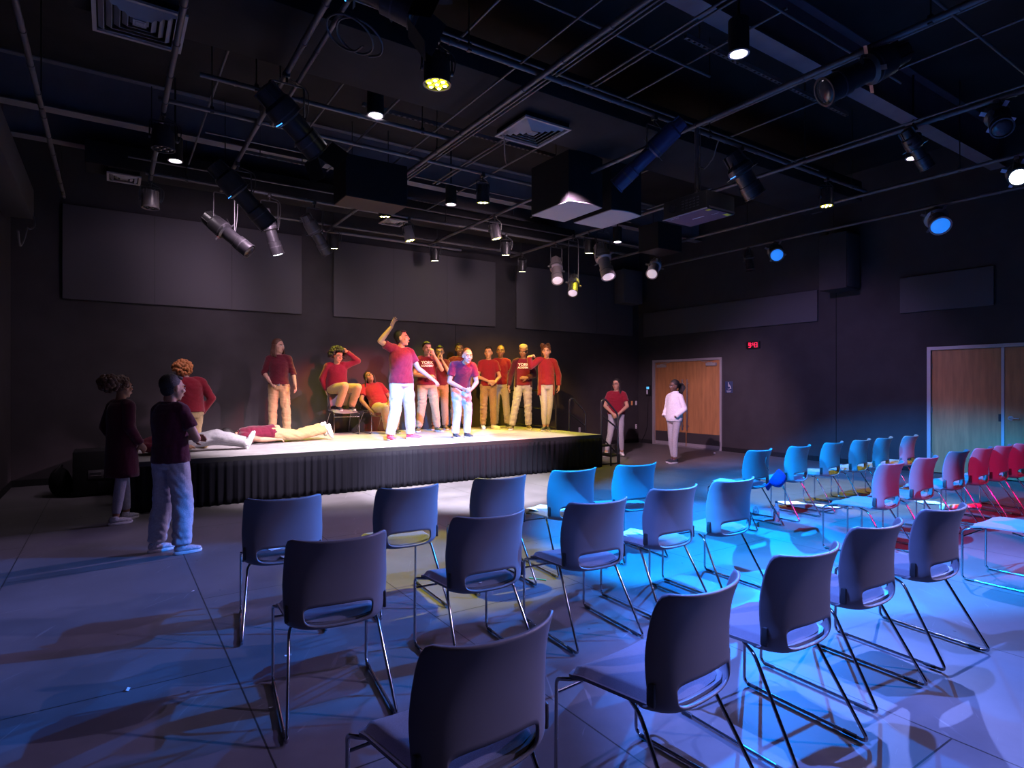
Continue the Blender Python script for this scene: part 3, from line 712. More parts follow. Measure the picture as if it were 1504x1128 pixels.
q = MB(); q.tube([(0, .02, .2), (0, .02, 1.0)], .024, 14); q.tube([(.06, .02, .25), (.06, .02, 1.0)], .006, 6); q.build('pole', 'pipe', pr)
q = MB(); q.rbox((-.16, -.16, .2), (.16, .2, .225), .008)
for a in (-1, 1):
    for b in (-1, 1): q.tube([(a * .14, .02 + b * .14, .2), (a * .14, .02 + b * .14, .25)], .01, 8)
q.tube(spline([(-.2, -.2, .2), (-.16, -.1, .27), (-.05, 0, .3), (.02, .05, .28)]), .008, 6); q.build('mount_plate', 'black', pr)

# PA speaker on the floor, beside the stage end
t = thing('floor_speaker', 'black loudspeaker cabinet with a side handle standing on the floor at the stage end', 'speaker', (-.18, 10.25, 0))
q = MB(); q.rbox((-.25, -.26, .02), (.25, .26, .62), .015); q.build('cabinet', 'blackm', t)
q = MB(); q.rbox((-.08, -.268, .24), (.1, -.259, .36), .004); q.tube([(-.05, -.275, .28), (.07, -.275, .28)], .008, 8); q.tube([(-.05, -.275, .33), (.07, -.275, .33)], .004, 8); q.build('handle', 'pipe', t)
q = MB(); q.rbox((.03, -.27, .05), (.2, -.2605, .2), .004); q.build('front_grille', 'black', t)
t = thing('equipment_bag', 'soft black bag slumped on the floor against the black loudspeaker', 'bag', (-.58, 10.3, 0))
q = MB(); q.ell((0, 0, .19), (.13, .2, .2)); q.ell((.03, .05, .12), (.15, .22, .13)); q.build('bag_body', 'blackm', t)
q = MB(); q.tube(spline([(-.05, -.1, .33), (0, -.05, .42), (.02, .05, .42), (0, .1, .34)]), .01, 8); q.build('carry_strap', 'cable', t)

# ------------------------------------------------------------------ lamps
def aimq(body, d):
    body.rotation_mode = 'QUATERNION'; body.rotation_quaternion = V(d).normalized().to_track_quat('-Z', 'Y')
def led_face(q, r, n=6, z=0):
    pass
def yoke_and_clamp(root, drop, half):
    q = MB(); q.rbox((-.025, -.03, -.03), (.025, .03, .04), .008); q.tube([(0, 0, -.03), (0, 0, -.075)], .012, 8); q.build('clamp', 'lampbody', root)
    q = MB(); q.tube(fillet([(-half, 0, -drop), (-half, 0, -.085), (half, 0, -.085), (half, 0, -drop)], .03), .008, 8)
    for s in (-1, 1): q.disc((s * half, 0, -drop), (1, 0, 0), .022, .02, 12)
    q.tube(spline([(.03, .01, -.03), (half * 1.3, .04, -.1), (half * 1.1, .05, -drop), (.04, .03, -drop * .7)]), .005, 6)
    q.build('yoke', 'lampbody', root)
def par_lamp(loc, label, on=True, aim=(0, 0, -1), pink=False, s=1.0, rz=0):
    root = thing('par_lamp', label, 'stage light', loc, rz, 'yellow led stage lamps' if on else 'unlit led stage lamps')
    drop = .26; yoke_and_clamp(root, drop, .105 * s)
    q = MB(); R = .09 * s
    def ring(r, z): return [V((r * math.cos(2 * PI * j / 24), r * math.sin(2 * PI * j / 24), z)) for j in range(24)]
    q.rings([ring(.05 * s, .13), ring(.075 * s, .12), ring(.08 * s, .08), ring(.088 * s, .06), ring(.09 * s, -.10), ring(.095 * s, -.105), ring(.095 * s, -.12), ring(.085 * s, -.12), ring(.084 * s, -.10)])
    for k in range(12):
        a = 2 * PI * k / 12; q.box((-.002, .05 * s, .06), (.002, .088 * s, .13), Matrix.Rotation(a, 4, 'Z'))
    body = q.build('lamp_body', 'lampbody_lit' if pink else 'lampbody', root, True, 30); body.location = (0, 0, -drop)
    a = Matrix.Rotation(-rz, 3, 'Z') @ V(aim); aimq(body, a)
    q = MB()
    for k in range(7):
        x, y = (0, 0) if k == 6 else (.055 * s * math.cos(k * PI / 3), .055 * s * math.sin(k * PI / 3))
        q.cur = 0; q.ell((x, y, -.107), (.023 * s, .023 * s, .012), n=12, k=6)
    q.build('led_lenses', 'led_y' if on else 'lens_off', body)
    if on:
        q = MB()
        for k in range(7):
            x, y = (0, 0) if k == 6 else (.055 * s * math.cos(k * PI / 3), .055 * s * math.sin(k * PI / 3))
            q.ell((x, y, -.119), (.012 * s, .012 * s, .005), n=10, k=6)
        q.build('led_cores', 'led_yh', body)
    return root
par = [
 ((2.29, 4.56, 4.43), 'brightest yellow lamp, nearest the camera, hanging by itself'),
 ((3.34, 8.35, 4.38), 'yellow lamp just beyond the lower corner of the plain black hanging box'),
 ((4.32, 9.7, 4.43), 'yellow lamp with a pinkish lit side, on the cross pipe over the stage front'),
 ((5.45, 10.95, 4.43), 'lowest dark-bodied yellow lamp above the raised hand'),
 ((4.28, 7.12, 4.43), 'yellow lamp with a wide dark can next to the small round downlight'),
 ((5.4, 8.58, 4.38), 'yellow lamp with a bright pink-white lit side below the wide dark can'),
 ((6.35, 9.7, 4.43), 'yellow lamp with dark can just above the gap between two wall panels'),
 ((7.43, 10.7, 4.38), 'small yellow lamp in front of the gap beside the last wall panel'),
 ((3.34, 10.8, 4.38), 'yellow lamp pressed beside the dark angled spotlight with a bright lens'),
 ((6.4, 7.12, 4.43), 'yellow lamp glimpsed directly under the pale-bottomed speakers'),
 ((7.43, 8.5, 4.38), 'yellow lamp right above the three pale clustered spotlights'),
 ((8.4, 4.56, 4.43), 'yellow lamp alone over the far blue chairs'),
]
PARS = []
for i, (p, lb) in enumerate(par):
    aim = (.1, .15, -1) if i not in (0, 11) else (0, 0, -1)
    if i in (2, 5): aim = (.25, -.05, -1)
    PARS.append(par_lamp(p, lb, True, aim, i in (2, 5), 1.25 if i == 0 else 1.0, random.uniform(-.5, .5)))
    c = V(p) + V((0, 0, -.26)) + V(aim).normalized() * .16
    watt = (430 if i in (3, 6, 7, 8) else 210) if i not in (0, 11) else (800 if i == 0 else 700)
    tgt = c + V(aim) * 3
    if i in (1, 2, 5, 10): tgt = V((c.x + .1, c.y + 1.0, .6))
    elif i in (3, 6, 7, 8): tgt = V((c.x, c.y - .15, 0))
    spot(c, tgt, YEL, watt, 46 if i else 36, .35, .05)
par_lamp((.46, 3.6, 4.38), 'tall unlit lamp with a studded rim beside the large dim square vent', False, s=1.3)
par_lamp((.46, 7.3, 4.38), 'unlit dark lamp halfway along the pipe near the round downlight by the side wall', False, s=1.2)
par_lamp((.46, 9.8, 4.38), 'unlit lamp with a pink-lit side at the end of its pipe above the side panel', False, pink=True, s=1.2)

def ellipsoidal(loc, aim, label, lens='lens_off', body='lampbody', s=1.0, slit=None, drop=.3, rz=0, L=.62, barn=False, glint=False):
    root = thing('spotlight', label, 'stage light', loc, rz, 'barrel spotlights'); yoke_and_clamp(root, drop, .11 * s)
    q = MB()
    def ring(r, z, k=1): return [V((r * math.cos(2 * PI * j / 20), r * k * math.sin(2 * PI * j / 20), z)) for j in range(20)]
    T = L * .42
    q.rings([ring(.03 * s, T + .0), ring(.07 * s, T - .01), ring(.078 * s, T - .10 * s), ring(.095 * s, T - .12 * s), ring(.1 * s, .06), ring(.1 * s, -.02), ring(.075 * s, -.04), ring(.072 * s, -L * .35)])
    q.rings([ring(.078 * s, -L * .30), ring(.085 * s, -L * .31), ring(.085 * s, -L * .56), ring(.092 * s, -L * .565), ring(.092 * s, -L * .58), ring(.08 * s, -L * .58), ring(.078 * s, -L * .56)])
    for k in range(6): q.box((-.003, .068 * s, T - .1 * s), (.003, .086 * s, T - .01), Matrix.Rotation(k * PI / 3, 4, 'Z'))
    b = q.build('barrel', body, root, True, 30); b.location = (0, 0, -drop); aimq(b, Matrix.Rotation(-rz, 3, 'Z') @ V(aim))
    q = MB(); q.ell((0, 0, -L * .565), (.076 * s, .076 * s, .018 * s), n=20, k=8); q.build('lens', lens, b)
    for k in range(4):
        q = MB(); a = k * PI / 2 + .4; m = Matrix.Rotation(a, 4, 'Z'); q.box((-.02, .09 * s, -.022), (.02, .145 * s, -.019), m); q.build('shutter_blade', 'steel' if glint else 'pipe', b, False)
    q = MB(); q.rings([ring(.102 * s, .01), ring(.102 * s, .022)]); q.rings([ring(.087 * s, -L * .40), ring(.087 * s, -L * .415)]); q.build('barrel_bands', 'pipe', b)
    if slit and slit != 'steel':
        q = MB(); k_ = Matrix.Rotation(PI + .7, 4, 'Z')
        for a in (-.25, 0, .25): q.box((-.012 * s, .094 * s, -.01), (.012 * s, .1025 * s, -.004), Matrix.Rotation(PI + a, 4, 'Z'))
        q.build('glowing_slit', slit, b)
    if barn:
        q = MB()
        for k in range(4):
            m = Matrix.Rotation(k * PI / 2, 4, 'Z') @ Matrix.Translation((0, .09 * s, -L * .58)) @ Matrix.Rotation(.5, 4, 'X'); q.box((-.085 * s, -.001, -.13 * s), (.085 * s, .001, 0), m)
        q.build('barn_doors', 'blackm', b, False)
    return root
DR = lambda a, b: tuple(V(b) - V(a))
ellipsoidal((1.35, 9.45, 4.36), (.8, -.45, -.75), 'dark angled spotlight with a thin red glint, lowest in front of the side panel', s=1.25, slit='slit_r', drop=.62, L=.8)
ellipsoidal((1.35, 8.35, 4.36), (.72, .1, -.7), 'big black spotlight barrel with a blue glint, above the one with the white lens', s=1.5, slit='slit_b', drop=.34, L=.95)
ellipsoidal((2.02, 9.7, 4.43), (.3, .1, -.85), 'dark spotlight with a brilliant white lens in front of the widest wall panel', 'lens_hot', s=1.15, drop=.50, L=.7, glint=True)
ellipsoidal((2.70, 9.7, 4.43), (.55, .25, -.7), 'dark spotlight tilted down beside a yellow lamp, its lens edge gleaming white', 'lens_w', s=1.1, drop=.45, L=.7, glint=True)
ellipsoidal((4.92, 4.56, 4.43), (-.35, .75, -.62), 'long deep blue lit spotlight barrel crossing in front of the pale-bottomed speakers', body=mat('lamp_body_blue_lit', (.03, .04, .12), .4), s=1.05, drop=.34, L=.95, glint=True)  # blue light falling on the barrel is put into its body colour
ellipsoidal((7.43, 9.5, 4.38), (-.35, -.55, -.8), 'pink-lit spotlight with a pale lens, first of the cluster of three', 'lens_p', 'lampbody_lit', s=1.3, drop=.50, L=.66)
ellipsoidal((7.43, 8.12, 4.38), (-.10, -.45, -.9), 'large pink-lit spotlight with a pale lens in the middle of the cluster of three', 'lens_p', 'lampbody_lit', s=1.45, drop=.55, L=.72)
ellipsoidal((7.38, 8.9, 4.38), (-.5, -.5, -.8), 'small dark spotlight with a pale lens, lowest of the cluster of three', 'lens_p', s=1.1, drop=.9, L=.5)
ellipsoidal((9.45, 8.75, 4.38), (-.75, -.45, -.65), 'pink-lit spotlight with a round white lens hanging alone before the dark corner box', 'lens_p', 'lampbody_lit', s=1.35, drop=.36, L=.62)
ellipsoidal((11.0, 7.0, 4.36), (-.75, -.6, -.5), 'dark spotlight with a glowing bright blue lens over the red clock', 'lens_b', s=1.5, slit='slit_b', drop=.16, L=.5)
ellipsoidal((11.0, 7.6, 4.36), (-.1, -.2, -1), 'small dark lamp hanging next to the glowing blue lens above the red clock', s=1.0, drop=.2, L=.45)
ellipsoidal((11.0, 4.2, 4.36), (-.72, -.5, -.7), 'large purple-sheened spotlight with a wide glowing blue lens over the far door', 'lens_b', 'lampbody_lit', s=1.7, drop=.16, L=.5)
ellipsoidal((9.45, 2.72, 4.38), (-.85, -.3, -.45), 'spotlight with a bright white lens right at the edge of the picture', 'lens_hot', s=1.2, drop=.2, L=.45, glint=True)
ellipsoidal((5.4, 2.55, 4.38), (-.75, .45, -.45), 'big black spotlight with white gleams between two bright downlights', s=1.35, drop=.16, L=.8, glint=True)
ellipsoidal((7.43, 2.3, 4.38), (-.6, -.3, -.6), 'black spotlight with a single white gleam high over the far downlight', s=1.1, drop=.15, L=.55, glint=True)
ellipsoidal((7.43, 3.05, 4.38), (.5, -.2, -.7), 'black spotlight with two thin pale gleams above the far downlight', s=.9, drop=.2, L=.5, glint=True)
ellipsoidal((6.45, 4.56, 4.43), (.5, -.2, -.8), 'dark bulky spotlight hanging just behind the projector', s=1.5, drop=.28, L=.6, slit='slit_b', glint=True)
ellipsoidal((1.35, 5.75, 4.38), (.75, .2, -.6), 'dark box-nosed spotlight with open flaps and a blue gleam', s=1.4, slit='slit_b', drop=.38, L=.7, barn=True)
ellipsoidal((1.35, 3.95, 4.38), (.8, -.4, -.4), 'large black spotlight with a blue glint cut by the top of the picture', s=1.5, slit='slit_b', drop=.12, L=.8, barn=True)

def downlight(x, y, z, label, r=.09, power=48):
    t = thing('downlight', label, 'ceiling light', (x, y, z), 0, 'round white downlights')
    q = MB()
    def ring(r, z): return [V((r * math.cos(2 * PI * j / 28), r * math.sin(2 * PI * j / 28), z)) for j in range(28)]
    q.rings([ring(r, .30), ring(r * 1.02, 0), ring(r * .9, 0), ring(r * .86, .03)], True); q.tube([(0, 0, .3), (0, 0, ZC - z)], .012, 8); q.build('can', 'blackm', t, True, 40)
    q = MB(); q.rings([ring(r * 1.04, .003), ring(r * 1.04, -.006), ring(r * .84, -.006), ring(r * .84, .003)], False); q.build('trim_ring', 'alu', t)
    q = MB(); q.disc((0, 0, .016), (0, 0, 1), r * .84, .012); q.build('lamp_glass', 'lamp_w', t)
    spot((x, y, z - .02), (x, y, 0), (1, .82, .95), power, 130, 1, .07)
downlight(2.43, 6.34, 4.5, 'round white downlight in a black can beside the slotted channel')
downlight(.71, 9.1, 4.5, 'small round white downlight nearest the side wall panel')
downlight(4.65, 8.75, 4.5, 'small round white downlight over the stage front among the yellow lamps')
downlight(4.7, 3.35, 4.5, 'brightest round white downlight near the top of the picture')
downlight(8.74, 3.6, 4.5, 'round white downlight over the far chairs by the lever door')
downlight(8.72, 9.1, 4.5, 'tiny distant white downlight between speakers and the doors')
# loops of loose cable on the pipes
for k, (p, lb) in enumerate((((1.5, 4.6, 4.36), 'coil of loose cable hanging from a rigging pipe near the top of the picture'), ((4.0, 6.3, 4.5), 'loose cable drooping between the conduit bundle and a yellow lamp'), ((6.3, 5.0, 4.5), 'loose cable strung from channel to conduit near the brightest downlight'))):
    q = MB(); r_ = random.Random(k); pts = [V((.5 * t / 10 - .1, .7 * t / 10 - .3, -.14 * math.sin(PI * t / 10) + .03 * r_.random())) for t in range(11)]
    if k == 0: pts = [V((.16 * math.cos(t * .8) + .01 * t, .14 * math.sin(t * .8), -.1 - .07 * math.sin(t * .8 + 1))) for t in range(18)]
    q.tube(spline(pts, 4), .009, 6); o = q.build('hanging_cable', 'duct'); o.location = p; tag(o, lb, 'cable', 'loose cables')

# ------------------------------------------------------------------ wall fittings
t = thing('digital_clock', 'black wall clock with red glowing digits', 'clock', (X1, 8.06, 2.42))
q = MB(); q.rbox((-.05, -.165, -.075), (0, .165, .085), .01); q.build('case', 'black', t)
SEG = {'9': 'abcdfg', '4': 'bcfg', '3': 'abcdg', '1': 'bc'}
q = MB(); m_ = .05; h_ = .05
def digit(ch, y):
    P = {'a': ((0, 2), (1, 2)), 'b': ((1, 2), (1, 1)), 'c': ((1, 1), (1, 0)), 'd': ((0, 0), (1, 0)), 'e': ((0, 1), (0, 0)), 'f': ((0, 2), (0, 1)), 'g': ((0, 1), (1, 1))}
    for s_ in SEG[ch]:
        (a, b), (c, d) = P[s_]; w2 = .005
        ya, yb = y - a * .04, y - c * .04; za, zb = -.045 + b * .048, -.045 + d * .048
        q.box((-.054, min(ya, yb) - w2, min(za, zb) - w2), (-.051, max(ya, yb) + w2, max(za, zb) + w2))
digit('9', .09); digit('4', -.01); digit('3', -.075)
for z in (-.02, .025): q.box((-.054, .018, z), (-.051, .032, z + .012))
q.build('glowing_digits', 'clock', t, False)
t = thing('access_sign', 'navy sign with a white wheelchair symbol on the wall beside the oak double doors', 'sign', (X1, 8.7, 1.5))
q = MB(); q.rbox((-.008, -.1, -.14), (0, .1, .12), .003); q.build('plate', 'navy', t)
q = MB(); x = -.010
q.ell((x, .01, .085), (.002, .014, .014), n=12, k=6)
q.tube([(x, .01, .068), (x, .008, .01), (x, -.035, .008), (x, -.05, -.035), (x, -.065, -.035)], .006, 6)
q.tube([(x, .01, .045), (x, -.025, .042)], .004, 6)
q.tube([(x, .0 + .045 * math.cos(a), -.01 + .045 * math.sin(a)) for a in np.linspace(1.7, 5.3, 16)], .005, 6)
q.build('wheelchair_symbol', 'white', t)
q = MB()
for k in range(7): q.box((-.0095, .06 - k * .018, -.105), (-.008, .05 - k * .018, -.092))
for k in range(5): q.box((-.0095, .045 - k * .018, -.128), (-.008, .035 - k * .018, -.118))
q.build('small_lettering', 'white', t, False)
t = thing('intercom_panel', 'small wall intercom with a glowing blue screen and hanging cord next to the corner', 'intercom', (X1, 11.17, 1.4))
q = MB(); q.rbox((-.05, -.07, -.14), (0, .07, .14), .01); q.build('case', 'black', t)
q = MB(); q.box((-.053, -.045, .04), (-.0505, .045, .1)); q.build('screen', 'screen', t, False)
q = MB(); q.rbox((-.075, .0, -.1), (-.05, .03, .02), .006); q.build('handset', 'white', t)
q = MB(); q.tube(spline([(-.03, 0, -.14), (-.04, .02, -.6), (-.03, .06, -1.0), (-.03, .25, -1.36), (-.05, .3, -1.39)]), .006, 6); q.build('cord', 'cable', t)
def plate(name, loc, axis, label, m='white', w=.06, h=.115, group=None):
    t = thing(name, label, 'wall plate', loc, {'y': 0, 'x': PI / 2, '-x': -PI / 2}[axis], group)
    q = MB(); q.rbox((-w / 2, -.008, -h / 2), (w / 2, 0, h / 2), .003); q.build('cover', m, t)
    if 'socket' in name:
        for z in (-.025, .025):
            q = MB(); q.rbox((-.016, -.0105, z - .014), (.016, -.0078, z + .014), .003); q.build('socket_face', 'alu', t)
    else:
        q = MB(); q.rbox((-.012, -.014, -.022), (.012, -.0078, .022), .003); q.build('rocker', m, t)
plate('wall_socket', (9.78, Y1, .42), 'y', 'white wall socket low on the stage wall behind the far handrail')
plate('light_switch', (11.6, Y1, 1.06), 'y', 'orange-tinted switch plate beside the woman at the steps', 'orange_l')
plate('light_switch', (11.76, Y1, 1.06), 'y', 'white switch plate in the corner above a matching socket')
plate('wall_socket', (11.76, Y1, .43), 'y', 'white wall socket in the corner below the white switch')
plate('wall_socket', (X0, 10.35, .46), 'x', 'white wall socket on the side wall at the picture edge')
#PART3
# ------------------------------------------------------------------ people
SK = {'fair': (.50, .28, .20), 'tan': (.46, .25, .16), 'brown': (.28, .14, .085), 'dark': (.13, .065, .045)}
for k, c in SK.items():
    M['skin_' + k] = mat('skin_' + k, c, .5, noise_amt=.05, scale=30, spec=.4)
def cloth(n, c, **k): M[n] = mat(n, c, .9, noise_amt=.12, scale=k.get('scale', 60), bump=.25, bscale=k.get('bs', 120), spec=.15, sheen=.2)
cloth('burgundy', (.14, .010, .03)); cloth('burgundy_dark', (.06, .006, .02)); cloth('wine', (.085, .008, .016)); cloth('cherry', (.20, .010, .022))
cloth('khaki', (.42, .29, .15)); cloth('khaki_dark', (.27, .17, .085)); cloth('pale_jeans', (.38, .37, .41)); cloth('grey_jeans', (.3, .29, .34)); cloth('white_fleece', (.75, .72, .76)); cloth('black_cloth', (.012, .012, .014)); cloth('grey_cloth', (.40, .38, .41))
M['hair_black'] = mat('hair_black', (.012, .009, .009), .55, noise_amt=.4, scale=90, bump=.6, bscale=140)
M['hair_brown'] = mat('hair_brown', (.09, .035, .018), .5, noise_amt=.4, scale=90, bump=.6, bscale=140)
M['hair_ginger'] = mat('hair_ginger', (.48, .17, .05), .5, noise_amt=.35, scale=90, bump=.6, bscale=140)
M['hair_blond'] = mat('hair_blond', (.6, .48, .16), .55, noise_amt=.2, scale=90, bump=.6, bscale=140)
M['shoe_white'] = mat('shoe_white', (.7, .68, .7), .5, noise_amt=.1, scale=40); M['shoe_dark'] = mat('shoe_dark', (.03, .035, .05), .5, noise_amt=.3, scale=60)
M['shoe_pink'] = mat('shoe_pink', (.75, .06, .12), .5, noise_amt=.15, scale=60); M['shoe_olive'] = mat('shoe_olive', (.14, .12, .04), .6)
M['shoe_grey'] = mat('shoe_grey', (.4, .38, .42), .5, noise_amt=.3, scale=60)
M['eye'] = mat('eye_white', (.7, .68, .66), .2); M['iris'] = mat('eye_dark', (.02, .012, .01), .15); M['lip'] = mat('lips', (.36, .11, .09), .4); M['brow'] = mat('brow', (.02, .012, .01), .8)
M['belt'] = mat('belt_leather', (.015, .012, .012), .4); M['lace_pink'] = mat('lace_pink', (.85, .05, .25), .6)
for n_ in ('skin_fair',): pass

def remeshed(q, name, m, parent, vox, fold=0, seed=0, smooth=4, cut=None):
    """one continuous surface grown from the overlapping body volumes"""
    me = bpy.data.meshes.new(name); me.from_pydata(q.v, [], q.f); t = bpy.data.objects.new(name, me); C.objects.link(t)
    r = t.modifiers.new('r', 'REMESH'); r.mode = 'VOXEL'; r.voxel_size = vox; r.adaptivity = 0
    s = t.modifiers.new('s', 'SMOOTH'); s.factor = .5; s.iterations = smooth
    dg = bpy.context.evaluated_depsgraph_get(); ev = t.evaluated_get(dg); out = bpy.data.meshes.new_from_object(ev); bpy.data.objects.remove(t); bpy.data.meshes.remove(me)
    n = len(out.vertices); co = np.empty(n * 3); out.vertices.foreach_get('co', co); co = co.reshape(-1, 3)
    if fold:
        no = np.empty(n * 3); out.vertices.foreach_get('normal', no); no = no.reshape(-1, 3)
        rs = np.random.RandomState(seed); d = np.zeros(n)
        for k in range(6):
            v = rs.normal(size=3) * 12; v[2] = v[2] + 7 * np.sign(v[2]); ph = rs.uniform(0, 6.28)
            wv = co @ v + ph + 2.2 * np.sin(co @ (rs.normal(size=3) * 9) + ph * 2); d += (np.abs(np.sin(wv)) ** .7 - .6) / 2.2
        d *= fold * 1.1 * (.6 + .4 * np.sin(co @ (rs.normal(size=3) * 6) + 1)); co = co + no * d[:, None]
    out.vertices.foreach_set('co', co.ravel())
    if cut is not None: pass
    out.polygons.foreach_set('use_smooth', [True] * len(out.polygons)); out.update()
    out.materials.clear(); out.materials.append(M[m]); o = bpy.data.objects.new(name, out); C.objects.link(o); o.parent = parent; return o

def hand(q, wr, d, n, side, curl=.5, spread=.0, sc=1.0, thumb=.6):
    """palm from the wrist along d, palm facing n; side +1 for a right hand"""
    d = V(d).normalized(); n = V(n); n = (n - d * n.dot(d)).normalized(); s = d.cross(n) * side; wr = V(wr)
    q.cone(wr - d * .02, wr + d * .03, .024 * sc, .028 * sc, 14, True, s, .72, .6)
    q.cone(wr + d * .02 * sc, wr + d * .078 * sc, .033 * sc, .037 * sc, 16, True, s, .48, .40)
    for k, (o, L) in enumerate(((-.028, .072), (-.009, .082), (.010, .076), (.028, .060))):
        root = wr + d * (.078 - .004 * abs(k - 1.3)) * sc + s * o * sc; a = curl * (.7 + .12 * k); p = root; dd = (d + s * (o * spread * 14)).normalized()
        for j, f in enumerate((.42, .32, .26)):
            ang = a * (j + .6); e = p + (dd * math.cos(ang) + n * math.sin(ang)) * (L * f * sc); q.cone(p, e, (.0098 - .0006 * j) * sc, (.0092 - .0008 * j) * sc, 10); p = e
    b = wr + d * .02 * sc - s * .028 * sc; m_ = b + (d * .55 - s * thumb + n * .25).normalized() * .042 * sc; e = m_ + (d * .85 - s * thumb * .35 + n * .3).normalized() * .034 * sc
    q.cone(b, m_, .0145 * sc, .0115 * sc, 10); q.cone(m_, e, .0115 * sc, .0095 * sc, 10)

def person(label, loc, face, h, skin, top, pants, shoes, hair, pose=None, girth=1.0, sleeve='short', hem=None, extras=(), text=None, vox=.009, cat='person', style='polo', pants_loose=1.0, wide=1.0, name='person'):
    s = h / 1.75; pose = dict(pose or {}); fl = math.hypot(*face)
    root = thing(name, label, cat, loc, math.atan2(-face[0] / fl, face[1] / fl), 'performers and onlookers')
    J = dict(pel=(0, 0, .95), neck=(0, -.015, 1.475), head=(0, .015, 1.63), sR=(.158 * wide, -.01, 1.405), sL=(-.158 * wide, -.01, 1.405), eR=(.235, -.03, 1.14), eL=(-.235, -.03, 1.14), wR=(.25, .05, .90), wL=(-.25, .05, .90),
             hR=(.085, 0, .92), hL=(-.085, 0, .92), kR=(.10, .025, .50), kL=(-.10, .025, .50), aR=(.115, -.02, .09), aL=(-.115, -.02, .09), hdir=(0, 1, 0), hup=(0, 0, 1),
             fR=(.25, 1, 0), fL=(-.25, 1, 0), uR=(0, 0, 1), uL=(0, 0, 1), nR=(-1, .2, 0), nL=(1, .2, 0), dR=None, dL=None, curlR=.5, curlL=.5, armR=1, armL=1)
    J.update(pose)
    P = {k: V(v) * s for k, v in J.items() if k in ('pel', 'neck', 'head', 'sR', 'sL', 'eR', 'eL', 'wR', 'wL', 'hR', 'hL', 'kR', 'kL', 'aR', 'aL')}
    g = girth
    up = (P['neck'] - P['pel']).normalized(); sv = (P['sR'] - P['sL']).normalized(); hv = (P['hR'] - P['hL']).normalized()
    bendv = V(J.get('bend', (0, 0, 0))) * s
    def ringT(t, a, b, n=28, yo=0):
        x = hv.lerp(sv, max(0, min(1, t))); x = (x - up * x.dot(up)).normalized(); y = up.cross(x); c = P['pel'].lerp(P['neck'], t) + bendv * math.sin(PI * max(0, min(1, t))) + y * yo * s
        return [c + x * (a * s * math.cos(2 * PI * j / n)) + y * (b * s * math.sin(2 * PI * j / n)) for j in range(n)]
    H = P['head']; hy = V(J['hdir']).normalized(); hz = V(J['hup']); hx = hy.cross(hz).normalized(); hz = hx.cross(hy).normalized()
    HM = Matrix((hx, hy, hz)).transposed(); hp = lambda x, y, z: H + HM @ (V((x, y, z)) * s)
    # --- body, one surface
    q = MB()
    q.rings([ringT(t, a * g, b * g) for t, a, b in ((-.20, .05, .05), (-.17, .12, .09), (-.05, .158, .108), (.06, .158, .105), (.22, .14, .095), (.36, .132, .092), (.52, .148, .102), (.68, .158, .106), (.80, .158, .098), (.90, .135, .082), (.97, .085, .065), (1.0, .055, .055))])
    q.cone(P['neck'] - up * .03 * s, hp(0, -.02, -.06), .056 * s, .052 * s, 16)
    q.cone(P['sL'].lerp(P['neck'], .35), P['sR'].lerp(P['neck'], .35), .055 * s, .055 * s, 14)
    for S_ in 'RL':
        q.cone(P['s' + S_].lerp(P['neck'], .35), P['s' + S_], .06 * s * g ** .5, .056 * s * g ** .5, 14); q.cone(P['s' + S_], P['e' + S_], .052 * s * g ** .5, .039 * s * g ** .5, 14)
        q.cone(P['e' + S_], P['e' + S_].lerp(P['w' + S_], .35), .040 * s * g ** .4, .040 * s * g ** .4, 14); q.cone(P['e' + S_].lerp(P['w' + S_], .35), P['w' + S_], .039 * s * g ** .4, .026 * s, 14)
        dd = V(J['d' + S_]) if J['d' + S_] else P['w' + S_] - P['e' + S_]
        if J['arm' + S_]: hand(q, P['w' + S_], dd, J['n' + S_], 1 if S_ == 'R' else -1, J['curl' + S_], J.get('spread', 0), s * 1.04)
        q.cone(P['h' + S_], P['k' + S_], .085 * s * g ** .7, .056 * s * g ** .5, 16); q.cone(P['k' + S_], P['k' + S_].lerp(P['a' + S_], .35), .055 * s, .055 * s * g ** .4, 14); q.cone(P['k' + S_].lerp(P['a' + S_], .35), P['a' + S_], .054 * s * g ** .4, .036 * s, 14)
    # head
    s0 = s; s = s * 1.07
    q.ell(hp(0, -.018, .028), (.076 * s, .094 * s, .092 * s), HM, 24, 16); q.ell(hp(0, .016, -.030), (.062 * s, .072 * s, .085 * s), HM, 20, 14)
    q.ell(hp(0, .054, -.094), (.026 * s, .022 * s, .022 * s), HM, 12, 8); q.ell(hp(0, .066, .034), (.052 * s, .022 * s, .014 * s), HM, 14, 8)
    q.cone(hp(0, .084, .018), hp(0, .100, -.022), .008 * s, .0125 * s, 10); q.ell(hp(0, .091, -.026), (.018 * s, .011 * s, .010 * s), HM, 10, 6)
    for sx in (-1, 1): q.ell(hp(sx * .040, .058, -.022), (.024 * s, .02 * s, .022 * s), HM, 12, 8); q.ell(hp(sx * .077, -.008, -.006), (.010 * s, .020 * s, .031 * s), HM, 10, 8)
    q.ell(hp(0, .082, -.060), (.022 * s, .010 * s, .014 * s), HM, 10, 6)
    s = s0; body = remeshed(q, 'body', 'skin_' + skin, root, vox, smooth=3); s = s * 1.07
